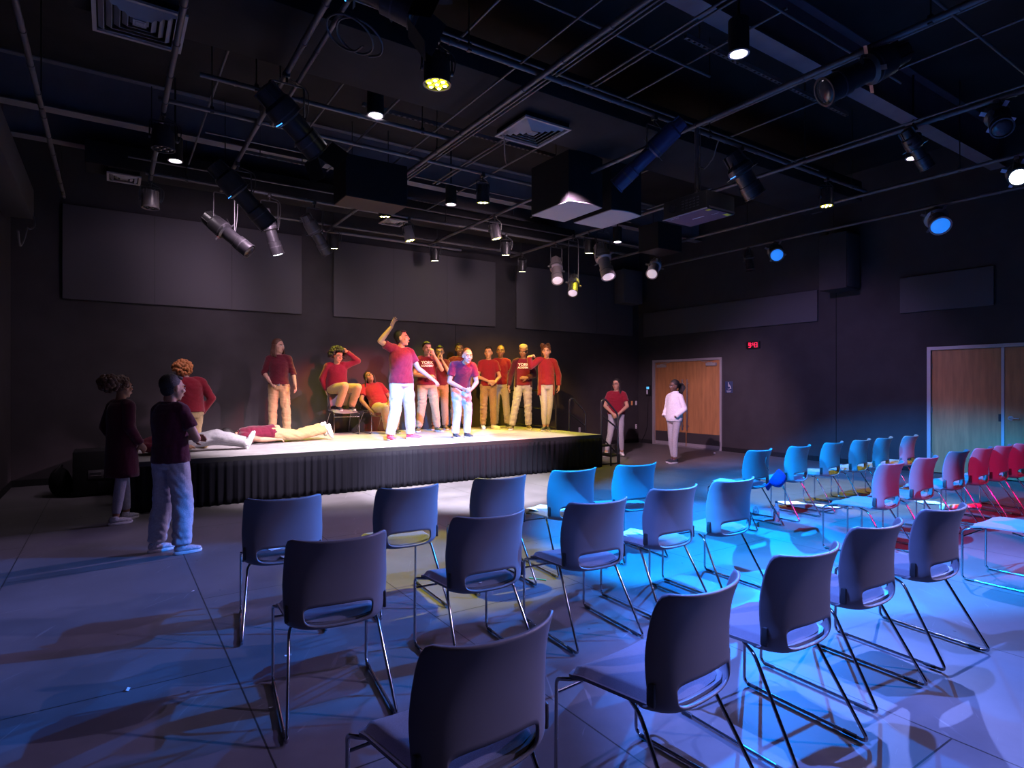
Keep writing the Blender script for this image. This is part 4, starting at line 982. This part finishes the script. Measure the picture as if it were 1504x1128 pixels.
    if J.get('face', 1):
        q = MB()
        for sx in (-1, 1): q.cur = 0; q.ell(hp(sx * .031, .0835, .008), (.0135 * s, .006 * s, .0075 * s), HM, 12, 8); q.cur = 1; q.ell(hp(sx * .031, .0885, .008), (.0062 * s, .003 * s, .0065 * s), HM, 10, 6)
        q.build('eyes', ['eye', 'iris'], root)
        q = MB()
        for sx in (-1, 1): q.tube([hp(sx * .014, .091, .029), hp(sx * .031, .0905, .034), hp(sx * .050, .078, .028)], .0038 * s, 6)
        q.build('eyebrows', 'brow', root)
        q = MB(); q.ell(hp(0, .0925, -.056), (.021 * s, .005 * s, .0042 * s), HM, 12, 6); q.ell(hp(0, .0915, -.065), (.018 * s, .006 * s, .0055 * s), HM, 12, 6); q.build('lips', 'lip', root)
    if 'glasses' in extras:
        q = MB()
        for sx in (-1, 1): q.tube([hp(sx * .032 + .024 * math.cos(a), .096, .006 + .019 * math.sin(a)) for a in np.linspace(0, 6.0, 14)], .0022 * s, 6, True); q.tube([hp(sx * .056, .094, .01), hp(sx * .078, .02, .01), hp(sx * .080, -.02, .0)], .002 * s, 6)
        q.tube([hp(-.008, .098, .01), hp(.008, .098, .01)], .002 * s, 6); q.build('glasses', 'black', root)
    # --- hair
    style_h, hm = hair; hm = 'hair_' + hm; r_ = random.Random(hash(label) % 1000 if 0 else len(label)); q = MB()
    def cap(gx=.008, back=.012, upv=.012, low=0): q.ell(hp(0, -.018 - back, .030 + upv), ((.076 + gx) * s, (.090 + gx) * s, (.088 + gx) * s), HM, 26, 16)
    if style_h == 'short': cap(.006, .018, .012); q.ell(hp(0, -.052, -.012), (.070 * s, .062 * s, .070 * s), HM, 18, 12); q.ell(hp(0, .022, .098), (.058 * s, .050 * s, .024 * s), HM, 16, 10)
    elif style_h == 'buzz': cap(.003, .016, .010); q.ell(hp(0, -.048, -.005), (.068 * s, .060 * s, .068 * s), HM, 18, 12)
    elif style_h == 'flat': cap(.006, .016, .01); q.ell(hp(0, -.01, .10), (.082 * s, .092 * s, .048 * s), HM, 20, 12)
    elif style_h in ('curly', 'puff', 'afro'):
        cap(.012, .02, .014); R_ = {'curly': .022, 'puff': .02, 'afro': .03}[style_h]
        for k in range(150):
            a = r_.uniform(0, 2 * PI); z = r_.uniform(-.35 if style_h != 'curly' else -.1, 1); rr = math.sqrt(1 - z * z); x, y = rr * math.cos(a), rr * math.sin(a)
            if y > .55 and z < .5: continue
            grow = {'curly': .014, 'puff': .008, 'afro': .055}[style_h]
            q.ell(hp(x * (.08 + grow), -.03 + y * (.09 + grow), .035 + z * (.085 + grow)), [R_ * s * r_.uniform(.7, 1.15)] * 3, HM, 8, 6)
        if style_h == 'puff':
            for k in range(110):
                v = V([r_.gauss(0, 1) for _ in range(3)]).normalized(); q.ell(hp(v.x * .10, -.155 + v.y * .09, .05 + v.z * .085), [.027 * s * r_.uniform(.7, 1.2)] * 3, HM, 8, 6)
    elif style_h == 'bigcurl':
        cap(.01, .02, .01)
        for k in range(230):
            v = V([r_.gauss(0, 1) for _ in range(3)]).normalized()
            if v.y > .35: continue
            rr = r_.uniform(.8, 1.0); q.ell(hp(v.x * .125 * rr, -.05 + v.y * .115 * rr, .03 + v.z * .125 * rr), [.024 * s * r_.uniform(.7, 1.2)] * 3, HM, 8, 6)
    elif style_h in ('long', 'chin'):
        cap(.010, .018, .012); L = {'long': .36, 'chin': .13}[style_h]
        for k in range(44):
            a = -PI * (k / 43) * 1.22 + .11 * PI; x, y = math.cos(a), math.sin(a)
            w0 = .074 + .01 * r_.random(); pts = [hp(x * w0, -.02 + y * .088, .03), hp(x * (w0 + .012), -.02 + y * .10, -.05), hp(x * (w0 + .012 + .02 * r_.random()), -.02 + y * .105, -.05 - L * .45), hp(x * (w0 + .02 * r_.random()), -.01 + y * .11, -.05 - L * (.8 + .25 * r_.random()))]
            q.tube(spline(pts, 4), [.014 * s] * 8 + [.012 * s] * 4 + [.006 * s], 7)
    elif style_h == 'braids':
        cap(.008, .016, .012)
        for k in range(30):
            a = -PI * (k / 29) * 1.35 + .125 * PI; x, y = math.cos(a), math.sin(a); L = J.get('braid', .45)
            gv = Matrix.Rotation(0, 3, 'Z') @ V((0, 0, -1)); p0 = hp(x * .078, -.02 + y * .09, .03); p1 = hp(x * .095, -.02 + y * .105, -.05); p2 = p1 + gv * L * .5 * s + V((x * .03, -.02, 0)) * s; p3 = p1 + gv * L * (.9 + .2 * r_.random()) * s + V((x * .02, -.01, 0)) * s
            q.tube(spline([p0, p1, p2, p3], 5), .0115 * s, 7)
    elif style_h == 'locs':
        cap(.008, .016, .012)
        for k in range(22):
            a = r_.uniform(-.9, .9); p0 = hp(math.sin(a) * .04, -.10, .05); q.tube(spline([p0, hp(math.sin(a) * .09, -.17, .03), hp(math.sin(a) * .11, -.18 - .03 * r_.random(), -.05), hp(math.sin(a) * .08, -.15, -.12 - .05 * r_.random())], 5), .010 * s, 7)
    elif style_h == 'buns':
        cap(.010, .014, .014)
        for c, R_, n_ in (((-.035, .015, .12), .036, 40), ((.075, -.03, .115), .042, 46)):
            for k in range(n_):
                v = V([r_.gauss(0, 1) for _ in range(3)]).normalized() * R_; q.ell(hp(c[0] + v.x, c[1] + v.y, c[2] + v.z), [.013 * s * r_.uniform(.7, 1.2)] * 3, HM, 8, 6)
        for k in range(9): q.tube(spline([hp(.07, -.03, .09), hp(.10 + .01 * k / 9, -.05, .03), hp(.085, -.05, -.03 - .01 * k), hp(.08, -.04, -.07)], 4), .004 * s, 6)
    ho = q.build('hair', hm, root, True, 180)
    if style_h == 'flat':
        q = MB(); q.ell(hp(0, -.022, .012), (.0845 * s, .097 * s, .072 * s), HM, 22, 12); q.build('hair_sides', 'hair_black', root, True, 180)
    s = s0
    # --- top
    if hem is None: hem = -.06
    G = g * 1.0; o_ = .018 if style in ('sweater', 'fleece') else .012
    q = MB(); lo = max(-.12, hem)
    prof = [(hem, .165 + (.02 if hem < -.1 else .0), .125), ((hem + .1) / 2 + .02, .166, .120), (.22, .152 if style != 'sweater' else .165, .112), (.36, .148 if style != 'sweater' else .165, .108), (.52, .156, .112), (.68, .162, .112), (.80, .160, .100), (.90, .138, .086), (.975, .088, .068), (1.0, .066, .062)]
    if style == 'fleece': prof = [(hem, .17, .13), (hem + .1, .19, .145), (.22, .185, .14), (.4, .175, .13), (.55, .17, .122), (.7, .168, .116), (.80, .162, .104), (.90, .14, .09), (.975, .092, .075), (1.03, .07, .07), (1.10, .066, .068)]
    q.rings([ringT(t, (a * g + o_), (b * g + o_)) for t, a, b in prof])
    q.cone(P['sL'].lerp(P['neck'], .4), P['sR'].lerp(P['neck'], .4), .058 * s, .058 * s, 14)
    for S_ in 'RL':
        f = {'short': .62, 'long': 1, 'rolled': 1}[sleeve]; e = P['s' + S_].lerp(P['e' + S_], f)
        gg = g ** .5; q.cone(P['s' + S_].lerp(P['neck'], .35), P['s' + S_], .066 * s * gg, .066 * s * gg, 14); q.cone(P['s' + S_], P['s' + S_] + (e - P['s' + S_]) * .1, .066 * s * gg, .067 * s * gg, 16)
        q.cone(P['s' + S_], e, .064 * s * gg, (.066 if sleeve == 'short' else .055) * s * gg, 16, sleeve != 'short')
        if sleeve != 'short':
            w_ = P['e' + S_].lerp(P['w' + S_], .97 if sleeve == 'long' else .18); q.cone(P['e' + S_], w_, .054 * s * gg, (.042 if sleeve == 'long' else .054) * s, 16, False); q.ell(P['e' + S_], [.055 * s * gg] * 3)
            if sleeve == 'long': q.cone(P['e' + S_].lerp(P['w' + S_], .90), w_, .040 * s, .038 * s, 16, False)
    shirt = remeshed(q, {'polo': 'polo_shirt', 'tee': 'tee_shirt', 'shirt': 'button_shirt', 'sweater': 'sweater', 'fleece': 'fleece_pullover'}[style], top, root, .011, .009 if style != 'sweater' else .008, len(label), 3)
    # collar
    nk = P['neck']; x = (sv - up * sv.dot(up)).normalized(); y = up.cross(x); q = MB()
    ang = [math.radians(a) for a in (np.linspace(112, 428, 22) if style in ('polo', 'shirt') else np.linspace(0, 345, 22))]
    if style != 'fleece':
        rr = (((.064, .006), (.075, -.016)) if style in ('polo', 'shirt') else ((.064, .0), (.07, -.012)))
        q.tube([nk + up * (.012 * s if style in ('polo', 'shirt') else 0) + x * (.069 * s * math.cos(a)) + y * ((.067 * s) * math.sin(a) + .004 * s) - up * .022 * s * max(0, math.sin(a)) for a in ang], .010 * s if style in ('polo', 'shirt') else .008 * s, 8, style not in ('polo', 'shirt')); q.build('collar', top, shirt)
    if style in ('polo', 'shirt') and J.get('face', 1):
        bvh = BVHTree.FromPolygons([v.co for v in shirt.data.vertices], [p.vertices[:] for p in shirt.data.polygons]); q = MB(); n_ = 7 if style == 'shirt' else 3
        for k in range(n_):
            t = .92 - k * (.115 if style == 'shirt' else .06); c = P['pel'].lerp(P['neck'], t) + bendv * math.sin(PI * t) + y * .5; hit = bvh.ray_cast(c, -y)
            if hit[0] is not None: q.disc(hit[0], y, .0055 * s, .004, 8)
        if q.v: q.build('buttons', 'belt', shirt)
    if text:
        bvh = BVHTree.FromPolygons([v.co for v in shirt.data.vertices], [p.vertices[:] for p in shirt.data.polygons])
        for word, t, size in text:
            cu = bpy.data.curves.new('lettering', 'FONT'); cu.body = word; cu.size = size * s; cu.align_x = 'CENTER'; cu.offset = .002; cu.resolution_u = 2; tmp = bpy.data.objects.new('t', cu); C.objects.link(tmp)
            bpy.context.view_layer.update(); me = bpy.data.meshes.new_from_object(tmp.evaluated_get(bpy.context.evaluated_depsgraph_get())); bpy.data.objects.remove(tmp)
            bm = bmesh.new(); bm.from_mesh(me); bmesh.ops.triangulate(bm, faces=bm.faces[:])
            for _ in range(2): bmesh.ops.subdivide_edges(bm, edges=[e for e in bm.edges if e.calc_length() > .012], cuts=1)
            c0 = P['pel'].lerp(P['neck'], t)
            for v in bm.verts:
                # seen from the front, the wearer's right is on the reader's left
                src = c0 - x * v.co.x + up * v.co.y + y * .6; hit = bvh.ray_cast(src, -y); v.co = (hit[0] + y * .004) if hit[0] is not None else c0 + y * .15
            bm.to_mesh(me); bm.free(); me.materials.clear(); me.materials.append(M['paper']); o = bpy.data.objects.new('shirt_lettering', me); C.objects.link(o); o.parent = shirt
    if 'belt' in extras:
        q = MB(); q.rings([ringT(t, .158 * g + .016, .108 * g + .018) for t in (-.055, 0.0)], False); b = q.build('belt', 'belt', root); mm = b.modifiers.new('t', 'SOLIDIFY'); mm.thickness = .004; q = MB(); q.rbox((-.02, -.004, -.02), (.02, .004, .02), .004, Matrix.Translation(P['pel'] + y * (.108 * g + .022) * s - up * .012)); q.build('buckle', 'steel', root)
    # open cardigan
    if 'cardigan' in extras:
        cm = J.get('card', top); bot = J.get('card_hem', -.75); pts = []
        for t in np.linspace(bot, .96, 16):
            aa = np.interp(t, [-.8, 0, .4, .7, .9, .97], [.205, .19, .185, .185, .158, .12]) * g; bb = np.interp(t, [-.8, 0, .4, .7, .9, .97], [.17, .150, .14, .138, .112, .09]) * g
            row = []
            cc = P['pel'].lerp(P['neck'], t)
            if t < 0: cc = P['pel'] + V((0, 0, (t * (P['neck'] - P['pel']).length)))
            xv = (hv if t < 0 else x); xv = V((xv.x, xv.y, xv.z)).normalized(); yv = V((0, 0, 1)).cross(xv).normalized() if t < 0 else y
            op = J.get('open', 38)
            for a in np.linspace(90 + op, 450 - op, 30): r2 = 1 + .03 * math.sin(a * .2 + t * 9); row.append(cc + xv * (aa * s * r2 * math.cos(math.radians(a))) + yv * (bb * s * r2 * math.sin(math.radians(a))))
            pts.append(row)
        q = MB(); W = 30; vs = [p for r in pts for p in r]; fs = []
        for i in range(15):
            for j in range(29): a = i * W + j; fs.append((a, a + 1, a + W + 1, a + W))
        q.add(vs, fs); cd = q.build('cardigan', cm, root, True, 180); mm = cd.modifiers.new('t', 'SOLIDIFY'); mm.thickness = .012
        q = MB()
        for S_ in 'RL':
            q.cone(P['s' + S_].lerp(P['neck'], .3), P['s' + S_], .072 * s, .075 * s, 14); q.cone(P['s' + S_], P['e' + S_], .074 * s, .062 * s, 16); w_ = P['e' + S_].lerp(P['w' + S_], .97); q.cone(P['e' + S_], w_, .062 * s, .048 * s, 16, False); q.ell(P['e' + S_], [.063 * s] * 3)
        remeshed(q, 'cardigan_sleeves', cm, cd, .012, .008, 5, 3)
    # --- trousers
    q = MB(); pl = pants_loose; pu = V(J.get('pup', up)).normalized()
    def ringP(t, a, b):
        xx = (hv - pu * hv.dot(pu)).normalized(); yy = pu.cross(xx); c = P['pel'] + pu * t * s; return [c + xx * (a * s * math.cos(2 * PI * j / 28)) + yy * (b * s * math.sin(2 * PI * j / 28)) for j in range(28)]
    q.rings([ringP(t, a * g, b * g) for t, a, b in ((-.12, .06, .06), (-.09, .14, .11), (-.03, .168, .122), (.03, .168, .120), (.075, .160, .114))])
    tight = J.get('tight', 0)
    for S_ in 'RL':
        gg = g ** .6; k_ = P['k' + S_]; a_ = P['a' + S_].lerp(k_, .02 if not tight else .1); r0, r1, r2 = (.098 * gg, .074 * gg * pl, .064 * pl) if not tight else (.092 * gg, .062 * gg, .045)
        q.cone(P['h' + S_], k_, r0 * s, r1 * s, 18); q.cone(k_, k_.lerp(a_, .4), r1 * s, (r1 * .97) * s, 18); q.cone(k_.lerp(a_, .4), a_, r1 * .97 * s, r2 * s, 18, False)
    remeshed(q, 'trousers', pants, root, .011, (.012 * pl if not tight else .004), len(label) + 3, 3)
    # --- shoes
    if shoes:
        for S_ in 'RL':
            A = P['a' + S_]; f = V(J['f' + S_]).normalized(); u = V(J['u' + S_]); u = (u - f * u.dot(f)).normalized(); r = f.cross(u)
            Mx = Matrix((r, f, u)).transposed().to_4x4(); Mx.translation = A; T = lambda x_, y_, z_: Mx @ V((x_ * s, y_ * s, z_ * s))
            q = MB(); R3 = Mx.to_3x3()
            q.ell(T(0, -.025, -.030), (.040 * s, .05 * s, .045 * s), R3, 16, 10); q.ell(T(0, .055, -.045), (.044 * s, .09 * s, .035 * s), R3, 16, 10); q.ell(T(0, .115, -.052), (.046 * s, .065 * s, .027 * s), R3, 16, 10); q.cone(T(0, -.01, -.04), T(0, -.012, .015), .043 * s, .044 * s, 16, False)
            sh = remeshed(q, 'shoe', shoes, root, .008, 0, 0, 3)
            q = MB(); out = []
            for j in range(28):
                a = 2 * PI * j / 28; ca, sa = math.cos(a), math.sin(a); out.append(((.047 if sa > 0 else .041) * ca, .052 + .128 * sa))
            q.rings([[T(x_ * k, .052 + (y_ - .052) * k, z_) for x_, y_ in out] for k, z_ in ((.97, -.088), (1.02, -.082), (1.03, -.066), (.98, -.060))])
            q.build('sole', 'shoe_white' if shoes != 'black_cloth' else 'belt', sh)
            q = MB()
            for k in range(4): z_ = -.010 - k * .008; y_ = .045 + k * .018; q.tube([T(-.022, y_, z_ - .004), T(0, y_ + .004, z_ + .004), T(.022, y_, z_ - .004)], .0028 * s, 5)
            q.build('laces', 'lace_pink' if 'pinklace' in extras else 'shoe_white' if shoes != 'shoe_white' else 'shoe_grey', sh)
    return root

VD = lambda x, y: (-x, -y)     # facing the camera from a place
T2 = [('YORK', .71, .085), ('ACADEMY', .61, .052)]
# 1 walking girl by the stage end, seen from behind
person('person in a long burgundy cardigan and pale leggings with a fluffy ponytail', (.10, 7.92, 0), (.85, .5), 1.60, 'brown', 'burgundy_dark', 'grey_jeans', 'shoe_grey', ('puff', 'brown'),
       dict(eR=(.22, -.05, 1.16), wR=(.20, .10, .95), eL=(-.25, -.05, 1.15), wL=(-.22, .08, .93), kR=(.08, -.06, .50), aR=(.08, -.12, .09), aL=(-.07, .10, .09), kL=(-.09, .08, .5), tight=1, card='burgundy_dark', card_hem=-.75, open=25), sleeve='long', style='tee', extras=('cardigan',), vox=.008)
# 2 boy with crossed arms
person('person with crossed arms seen from behind in a dark burgundy polo and pale jeans', (.45, 6.23, 0), (.62, .45), 1.60, 'tan', 'burgundy_dark', 'pale_jeans', 'shoe_grey', ('short', 'black'),
       dict(eR=(.27, .06, 1.13), wR=(.02, .25, 1.17), eL=(-.25, .08, 1.13), wL=(.05, .22, 1.12), nR=(0, -1, 0), nL=(0, -1, 0), hdir=(.25, 1, -.08), fR=(.5, 1, 0), fL=(.35, 1, 0), aR=(.15, -.0, .09), kR=(.13, .03, .5), aL=(-.15, -.04, .09), kL=(-.13, .03, .5), head=(.005, .03, 1.625)), girth=1.12, pants_loose=1.2, vox=.007, hem=-.10)
# 3 kneeling person with curly ginger hair
person('person with curly ginger hair kneeling on the stage, back turned, in a red sweater', (.95, 9.95, SZ), (-.25, 1), 1.70, 'fair', 'cherry', 'khaki', 'shoe_dark', ('bigcurl', 'ginger'),
       dict(pel=(0, 0, .53), neck=(0, .06, 1.04), head=(-.05, .15, 1.14), hdir=(-.2, 1, -.7), hup=(0, .6, 1), sR=(.19, .04, .985), sL=(-.19, .04, .985), eR=(.31, -.06, .74), wR=(.20, .05, .50), eL=(-.25, .12, .74), wL=(-.14, .30, .60),
            hR=(.09, 0, .50), hL=(-.09, 0, .50), kR=(.10, .06, .095), kL=(-.10, .06, .095), aR=(.10, -.36, .07), aL=(-.10, -.36, .07), fR=(.1, -1, -.1), fL=(-.1, -1, -.1), uR=(0, .1, -1), uL=(0, .1, -1), face=1), girth=1.22, sleeve='long', style='sweater', hem=-.02, vox=.009)
# 4 lying on the back near the stage edge, knees slightly up
person('person lying on the back in grey jeans with white shoes pointing up', (.80, 9.18, SZ + .015), (1, .04), 1.62, 'brown', 'burgundy', 'grey_cloth', 'shoe_white', ('short', 'black'),
       dict(pel=(0, -.02, .13), neck=(0, -.50, .12), head=(0, -.66, .13), hdir=(0, .1, 1), hup=(0, -1, .1), sR=(.17, -.45, .10), sL=(-.17, -.45, .10), eR=(.27, -.22, .06), wR=(.20, .0, .08), eL=(-.27, -.22, .06), wL=(-.20, .0, .08), nR=(0, 0, -1), nL=(0, 0, -1),
            hR=(.085, 0, .12), hL=(-.085, 0, .12), kR=(.09, .42, .24), kL=(-.10, .44, .14), aR=(.09, .84, .12), aL=(-.08, .86, .075), fR=(.1, .35, 1), fL=(-.2, .5, 1), uR=(0, -1, .3), uL=(0, -1, .4), pup=(0, -1, 0)), hem=-.05, vox=.009)
# 5 lying face down
person('person lying face down across the stage in a burgundy polo, tan khakis and white sneakers', (2.15, 10.08, SZ + .02), (1, .02), 1.70, 'tan', 'burgundy', 'khaki', 'shoe_white', ('short', 'black'),
       dict(pel=(0, 0, .13), neck=(0, -.52, .13), head=(.01, -.68, .12), hdir=(-.5, -.25, -.5), hup=(0, -1, .1), sR=(-.17, -.47, .11), sL=(.17, -.47, .11), eR=(-.36, -.50, .06), wR=(-.40, -.72, .05), eL=(.28, -.25, .06), wL=(.25, -.02, .05), nR=(0, 0, -1), nL=(0, 0, -1),
            hR=(-.085, 0, .12), hL=(.085, 0, .12), kR=(-.13, .42, .085), kL=(.09, .42, .085), aR=(-.16, .84, .20), aL=(.08, .85, .17), fR=(-.1, .15, -1), fL=(.1, .25, -1), uR=(0, -1, .1), uL=(0, -1, .1), pup=(0, -1, 0), face=0), hem=-.02, extras=('belt',), girth=1.1, vox=.009)
# 6 standing by the wall with long hair
person('person with chin length brown hair in a maroon button shirt by the stage wall', (2.47, 11.1, SZ), (-.30, -1), 1.72, 'fair', 'wine', 'khaki', 'shoe_dark', ('chin', 'brown'),
       dict(hdir=(-.75, .75, 0), eR=(.25, -.02, 1.16), wR=(.14, .13, .99), eL=(-.24, -.02, 1.15), wL=(-.28, .08, .93), nR=(-1, 0, 0), kL=(-.12, .04, .5), aL=(-.14, -.02, .09)), sleeve='rolled', style='shirt', extras=('belt',), hem=-.02)
# 7 perched on the chair back
person('person with big curly hair and glasses perched high on a chair, one arm raised', (3.60, 11.22, SZ), (-.12, -1), 1.70, 'tan', 'burgundy', 'khaki', 'shoe_dark', ('afro', 'black'),
       dict(pel=(.05, -.08, .90), neck=(.06, .02, 1.36), head=(.06, .10, 1.50), hdir=(-.45, 1, -.12), hup=(-.12, 0, 1), sR=(.23, .0, 1.31), sL=(-.11, .02, 1.33), eR=(.33, -.06, 1.07), wR=(.25, -.12, .85), eL=(-.33, .06, 1.42), wL=(-.10, .12, 1.60), dL=(1, .2, .1), nL=(0, 1, -.6), curlL=.9, curlR=.8,
            hR=(.14, -.05, .87), hL=(-.04, -.05, .87), kR=(-.02, .35, .93), kL=(-.27, .33, .90), aR=(.06, .12, .54), aL=(-.19, .12, .54), fR=(-.25, 1, 0), fL=(-.2, 1, 0)), sleeve='long', style='sweater', extras=('glasses',), girth=1.1, hem=-.02)
# 8 slumped on the second chair
person('person with long braids and glasses slumped back on a chair in a red polo', (4.30, 11.02, SZ), (-.05, -1), 1.66, 'brown', 'cherry', 'khaki', 'shoe_dark', ('braids', 'black'),
       dict(pel=(.02, .08, .56), neck=(.12, -.14, .99), head=(.18, -.10, 1.13), hdir=(.1, .85, .55), hup=(.35, -.5, 1), sR=(.30, -.12, .92), sL=(-.05, -.08, .95), eR=(.37, .0, .66), wR=(.24, .16, .47), eL=(-.20, .08, .70), wL=(-.10, .28, .60), nR=(-1, 0, -.5), nL=(0, 0, -1),
            hR=(.11, .06, .53), hL=(-.07, .06, .53), kR=(.06, .50, .52), kL=(-.22, .46, .52), aR=(-.04, .36, .09), aL=(-.20, .36, .09), pup=(0.1, -.35, 1), braid=.5), style='polo', extras=('glasses',), girth=1.15, hem=-.04)
# 9 main performer
person('person raising an arm high in a burgundy polo, pale jeans and pink sneakers', (4.02, 9.32, SZ), (-.02, -1), 1.82, 'fair', 'burgundy', 'pale_jeans', 'shoe_pink', ('short', 'black'),
       dict(sR=(.18, .0, 1.47), eR=(.36, .02, 1.57), wR=(.20, .10, 1.80), dR=(-.35, .1, 1), nR=(-.6, .8, 0), curlR=.25, eL=(-.27, .05, 1.15), wL=(-.45, .20, .98), nL=(0, -.5, -1), curlL=.4, dL=(-.6, .4, -.6), spread=.8,
            hdir=(-.75, .62, .12), head=(-.01, .02, 1.63), hR=(.09, 0, .92), kR=(.11, .04, .50), aR=(.20, .02, .09), hL=(-.09, 0, .92), kL=(-.13, .03, .50), aL=(-.18, -.04, .09), fR=(-.05, 1, 0), fL=(-.9, .55, 0)), girth=1.16, pants_loose=1.12, vox=.007, hem=-.08)
# 10 hand over face, lettered shirt
person('person touching their face with one hand, in a lettered burgundy shirt', (5.18, 10.75, SZ), (-.42, -1), 1.76, 'tan', 'burgundy', 'khaki', 'shoe_olive', ('short', 'black'),
       dict(hdir=(-.25, 1, -.1), eL=(-.28, .10, 1.22), wL=(-.12, .17, 1.50), dL=(.35, .0, 1), nL=(.4, -1, 0), curlL=.5, eR=(.25, .02, 1.13), wR=(-.0, .22, 1.08), dR=(-1, .1, 0), nR=(0, -1, -.2), fL=(-.7, 1, 0), aL=(-.20, -.02, .09), kL=(-.15, .03, .5), aR=(.16, 0, .09)), style='tee', text=T2, girth=1.12, hem=-.06)
# 11 both hands at mouth
person('person with glasses pressing both hands to their mouth, in a burgundy polo and khakis', (5.64, 11.1, SZ), (-.50, -1), 1.72, 'tan', 'wine', 'khaki_dark', 'shoe_olive', ('short', 'black'),
       dict(hdir=(0, 1, -.08), eR=(.20, .14, 1.18), wR=(.05, .16, 1.44), dR=(-.15, .0, 1), nR=(-1, -.3, 0), eL=(-.20, .14, 1.18), wL=(-.05, .16, 1.44), dL=(.15, .0, 1), nL=(1, -.3, 0), curlR=.25, curlL=.25), style='tee', extras=('glasses',), girth=1.0, hem=-.04)
# 12 half hidden
person('tall person half hidden in shadow behind the leaning boy, in dark maroon with white shoes', (6.13, 11.15, SZ), (-.5, -1), 1.80, 'dark', 'wine', 'khaki_dark', 'shoe_white', ('short', 'black'), dict(hdir=(-.1, 1, -.05)), girth=1.12)
# 13 leaning boy at the stage front
person('person with cropped hair leaning forward in a burgundy polo and pale blue-lit jeans', (5.05, 9.10, SZ), (-.25, -1), 1.72, 'fair', 'burgundy', 'pale_jeans', 'shoe_dark', ('buzz', 'brown'),
       dict(pel=(0, -.10, .90), neck=(.0, .20, 1.32), head=(-.01, .32, 1.43), hdir=(-.1, 1, -.15), sR=(.19, .14, 1.28), sL=(-.16, .16, 1.26), eR=(.26, .12, .99), wR=(.07, .28, .88), eL=(-.22, .16, .98), wL=(-.09, .30, .86), nR=(-1, .2, 0), nL=(1, .2, 0), curlR=1.0, curlL=1.0,
            hR=(.085, -.09, .87), hL=(-.085, -.09, .87), kR=(.10, .07, .48), kL=(-.09, .07, .48), aR=(.11, -.03, .09), aL=(-.10, -.03, .09), fR=(-.1, 1, 0), fL=(-.3, 1, 0), pup=(0, .25, 1)), vox=.007, hem=-.06)
# 14
person('person looking aside in a red polo and brown khakis, arms folded low at the waist', (6.60, 10.75, SZ), (-.58, -1), 1.72, 'tan', 'cherry', 'khaki_dark', 'shoe_white', ('short', 'black'),
       dict(hdir=(.25, 1, 0), eR=(.23, .03, 1.12), wR=(.0, .20, 1.02), dR=(-1, .1, -.1), nR=(0, -1, 0), eL=(-.24, .0, 1.12), wL=(-.13, .18, 1.0), dL=(1, .1, -.1), nL=(0, -1, 0), fL=(-.9, .8, 0), fR=(-.1, 1, 0)), girth=.97)
# 15
person('person with a golden-lit cropped head in an orange-lit polo and grey jeans', (7.05, 10.98, SZ), (-.62, -1), 1.78, 'brown', 'cherry', 'grey_cloth', 'shoe_dark', ('buzz', 'brown'),
       dict(hdir=(.1, 1, 0), eR=(.25, -.02, 1.15), wR=(.22, .12, .95), eL=(-.24, -.02, 1.15), wL=(-.20, .12, .96), kL=(-.12, .03, .5), aL=(-.15, 0, .09)), girth=1.0)
# 16
person('person with bleached hair over dark sides, open jacket over a lettered shirt', (7.12, 10.22, SZ), (-.55, -1), 1.74, 'brown', 'burgundy', 'grey_cloth', 'shoe_olive', ('flat', 'blond'),
       dict(hdir=(.35, 1, -.35), hup=(0, .3, 1), eR=(.26, -.03, 1.14), wR=(.30, .06, .91), eL=(-.23, .02, 1.14), wL=(-.06, .20, 1.08), dL=(1, .1, 0), nL=(0, -1, 0), kR=(.16, .04, .5), aR=(.24, .04, .09), fR=(.5, 1, 0), card='burgundy_dark', card_hem=-.12, open=52), style='tee', text=T2, extras=('cardigan',))
# 17
person('person with two hair buns in a long open red cardigan, elbow on a friend', (7.33, 9.70, SZ), (-.50, -1), 1.72, 'fair', 'cherry', 'grey_cloth', 'shoe_dark', ('buns', 'brown'),
       dict(hdir=(.30, 1, -.05), sR=(.175, 0, 1.44), eR=(.33, .02, 1.32), wR=(.37, .06, 1.52), dR=(-.9, .2, .3), nR=(-.5, 0, -1), curlR=1.0, eL=(-.26, -.02, 1.15), wL=(-.25, .05, .92), kR=(.06, .06, .5), aR=(.05, .05, .09), kL=(-.07, .02, .5), aL=(-.02, -.02, .09), fR=(.6, 1, 0), fL=(-.1, 1, 0), tight=1, card='cherry', card_hem=-.42, open=48), girth=.92, extras=('cardigan',), sleeve='short', hem=-.02)
# 18 woman at the steps
person('person with long dark hair and glasses standing by the steps in a red tee', (9.12, 9.55, 0), (-.95, -.85), 1.66, 'tan', 'cherry', 'pale_jeans', 'shoe_white', ('long', 'black'),
       dict(hdir=(.35, 1, .05), eR=(.25, .05, 1.14), wR=(.07, .22, .98), dR=(-.8, .4, -.6), nR=(-.3, -1, 0), eL=(-.25, .05, 1.14), wL=(-.07, .23, .97), dL=(.8, .4, -.6), nL=(.3, -1, 0), kR=(.13, .08, .5), aR=(.22, .10, .09), kL=(-.10, .02, .5), aL=(-.12, -.05, .09), tight=1), girth=1.14, style='tee', extras=('glasses',), hem=.0)
# 19 in the white pullover
person('person in a white high-necked fleece pullover with hands in pockets before the doors', (9.22, 8.03, 0), (-1, .05), 1.62, 'dark', 'white_fleece', 'grey_cloth', 'shoe_dark', ('locs', 'black'),
       dict(hdir=(.1, 1, -.08), eR=(.26, -.04, 1.15), wR=(.17, .14, .99), eL=(-.26, -.04, 1.15), wL=(-.17, .14, .99), armR=0, armL=0, tight=1, kR=(.07, .02, .5), aR=(.07, -.04, .09), kL=(-.07, .05, .5), aL=(-.07, .04, .09), fR=(.2, 1, 0), fL=(.1, 1, 0)), style='fleece', sleeve='long', hem=-.12, extras=('pinklace',), girth=.95)
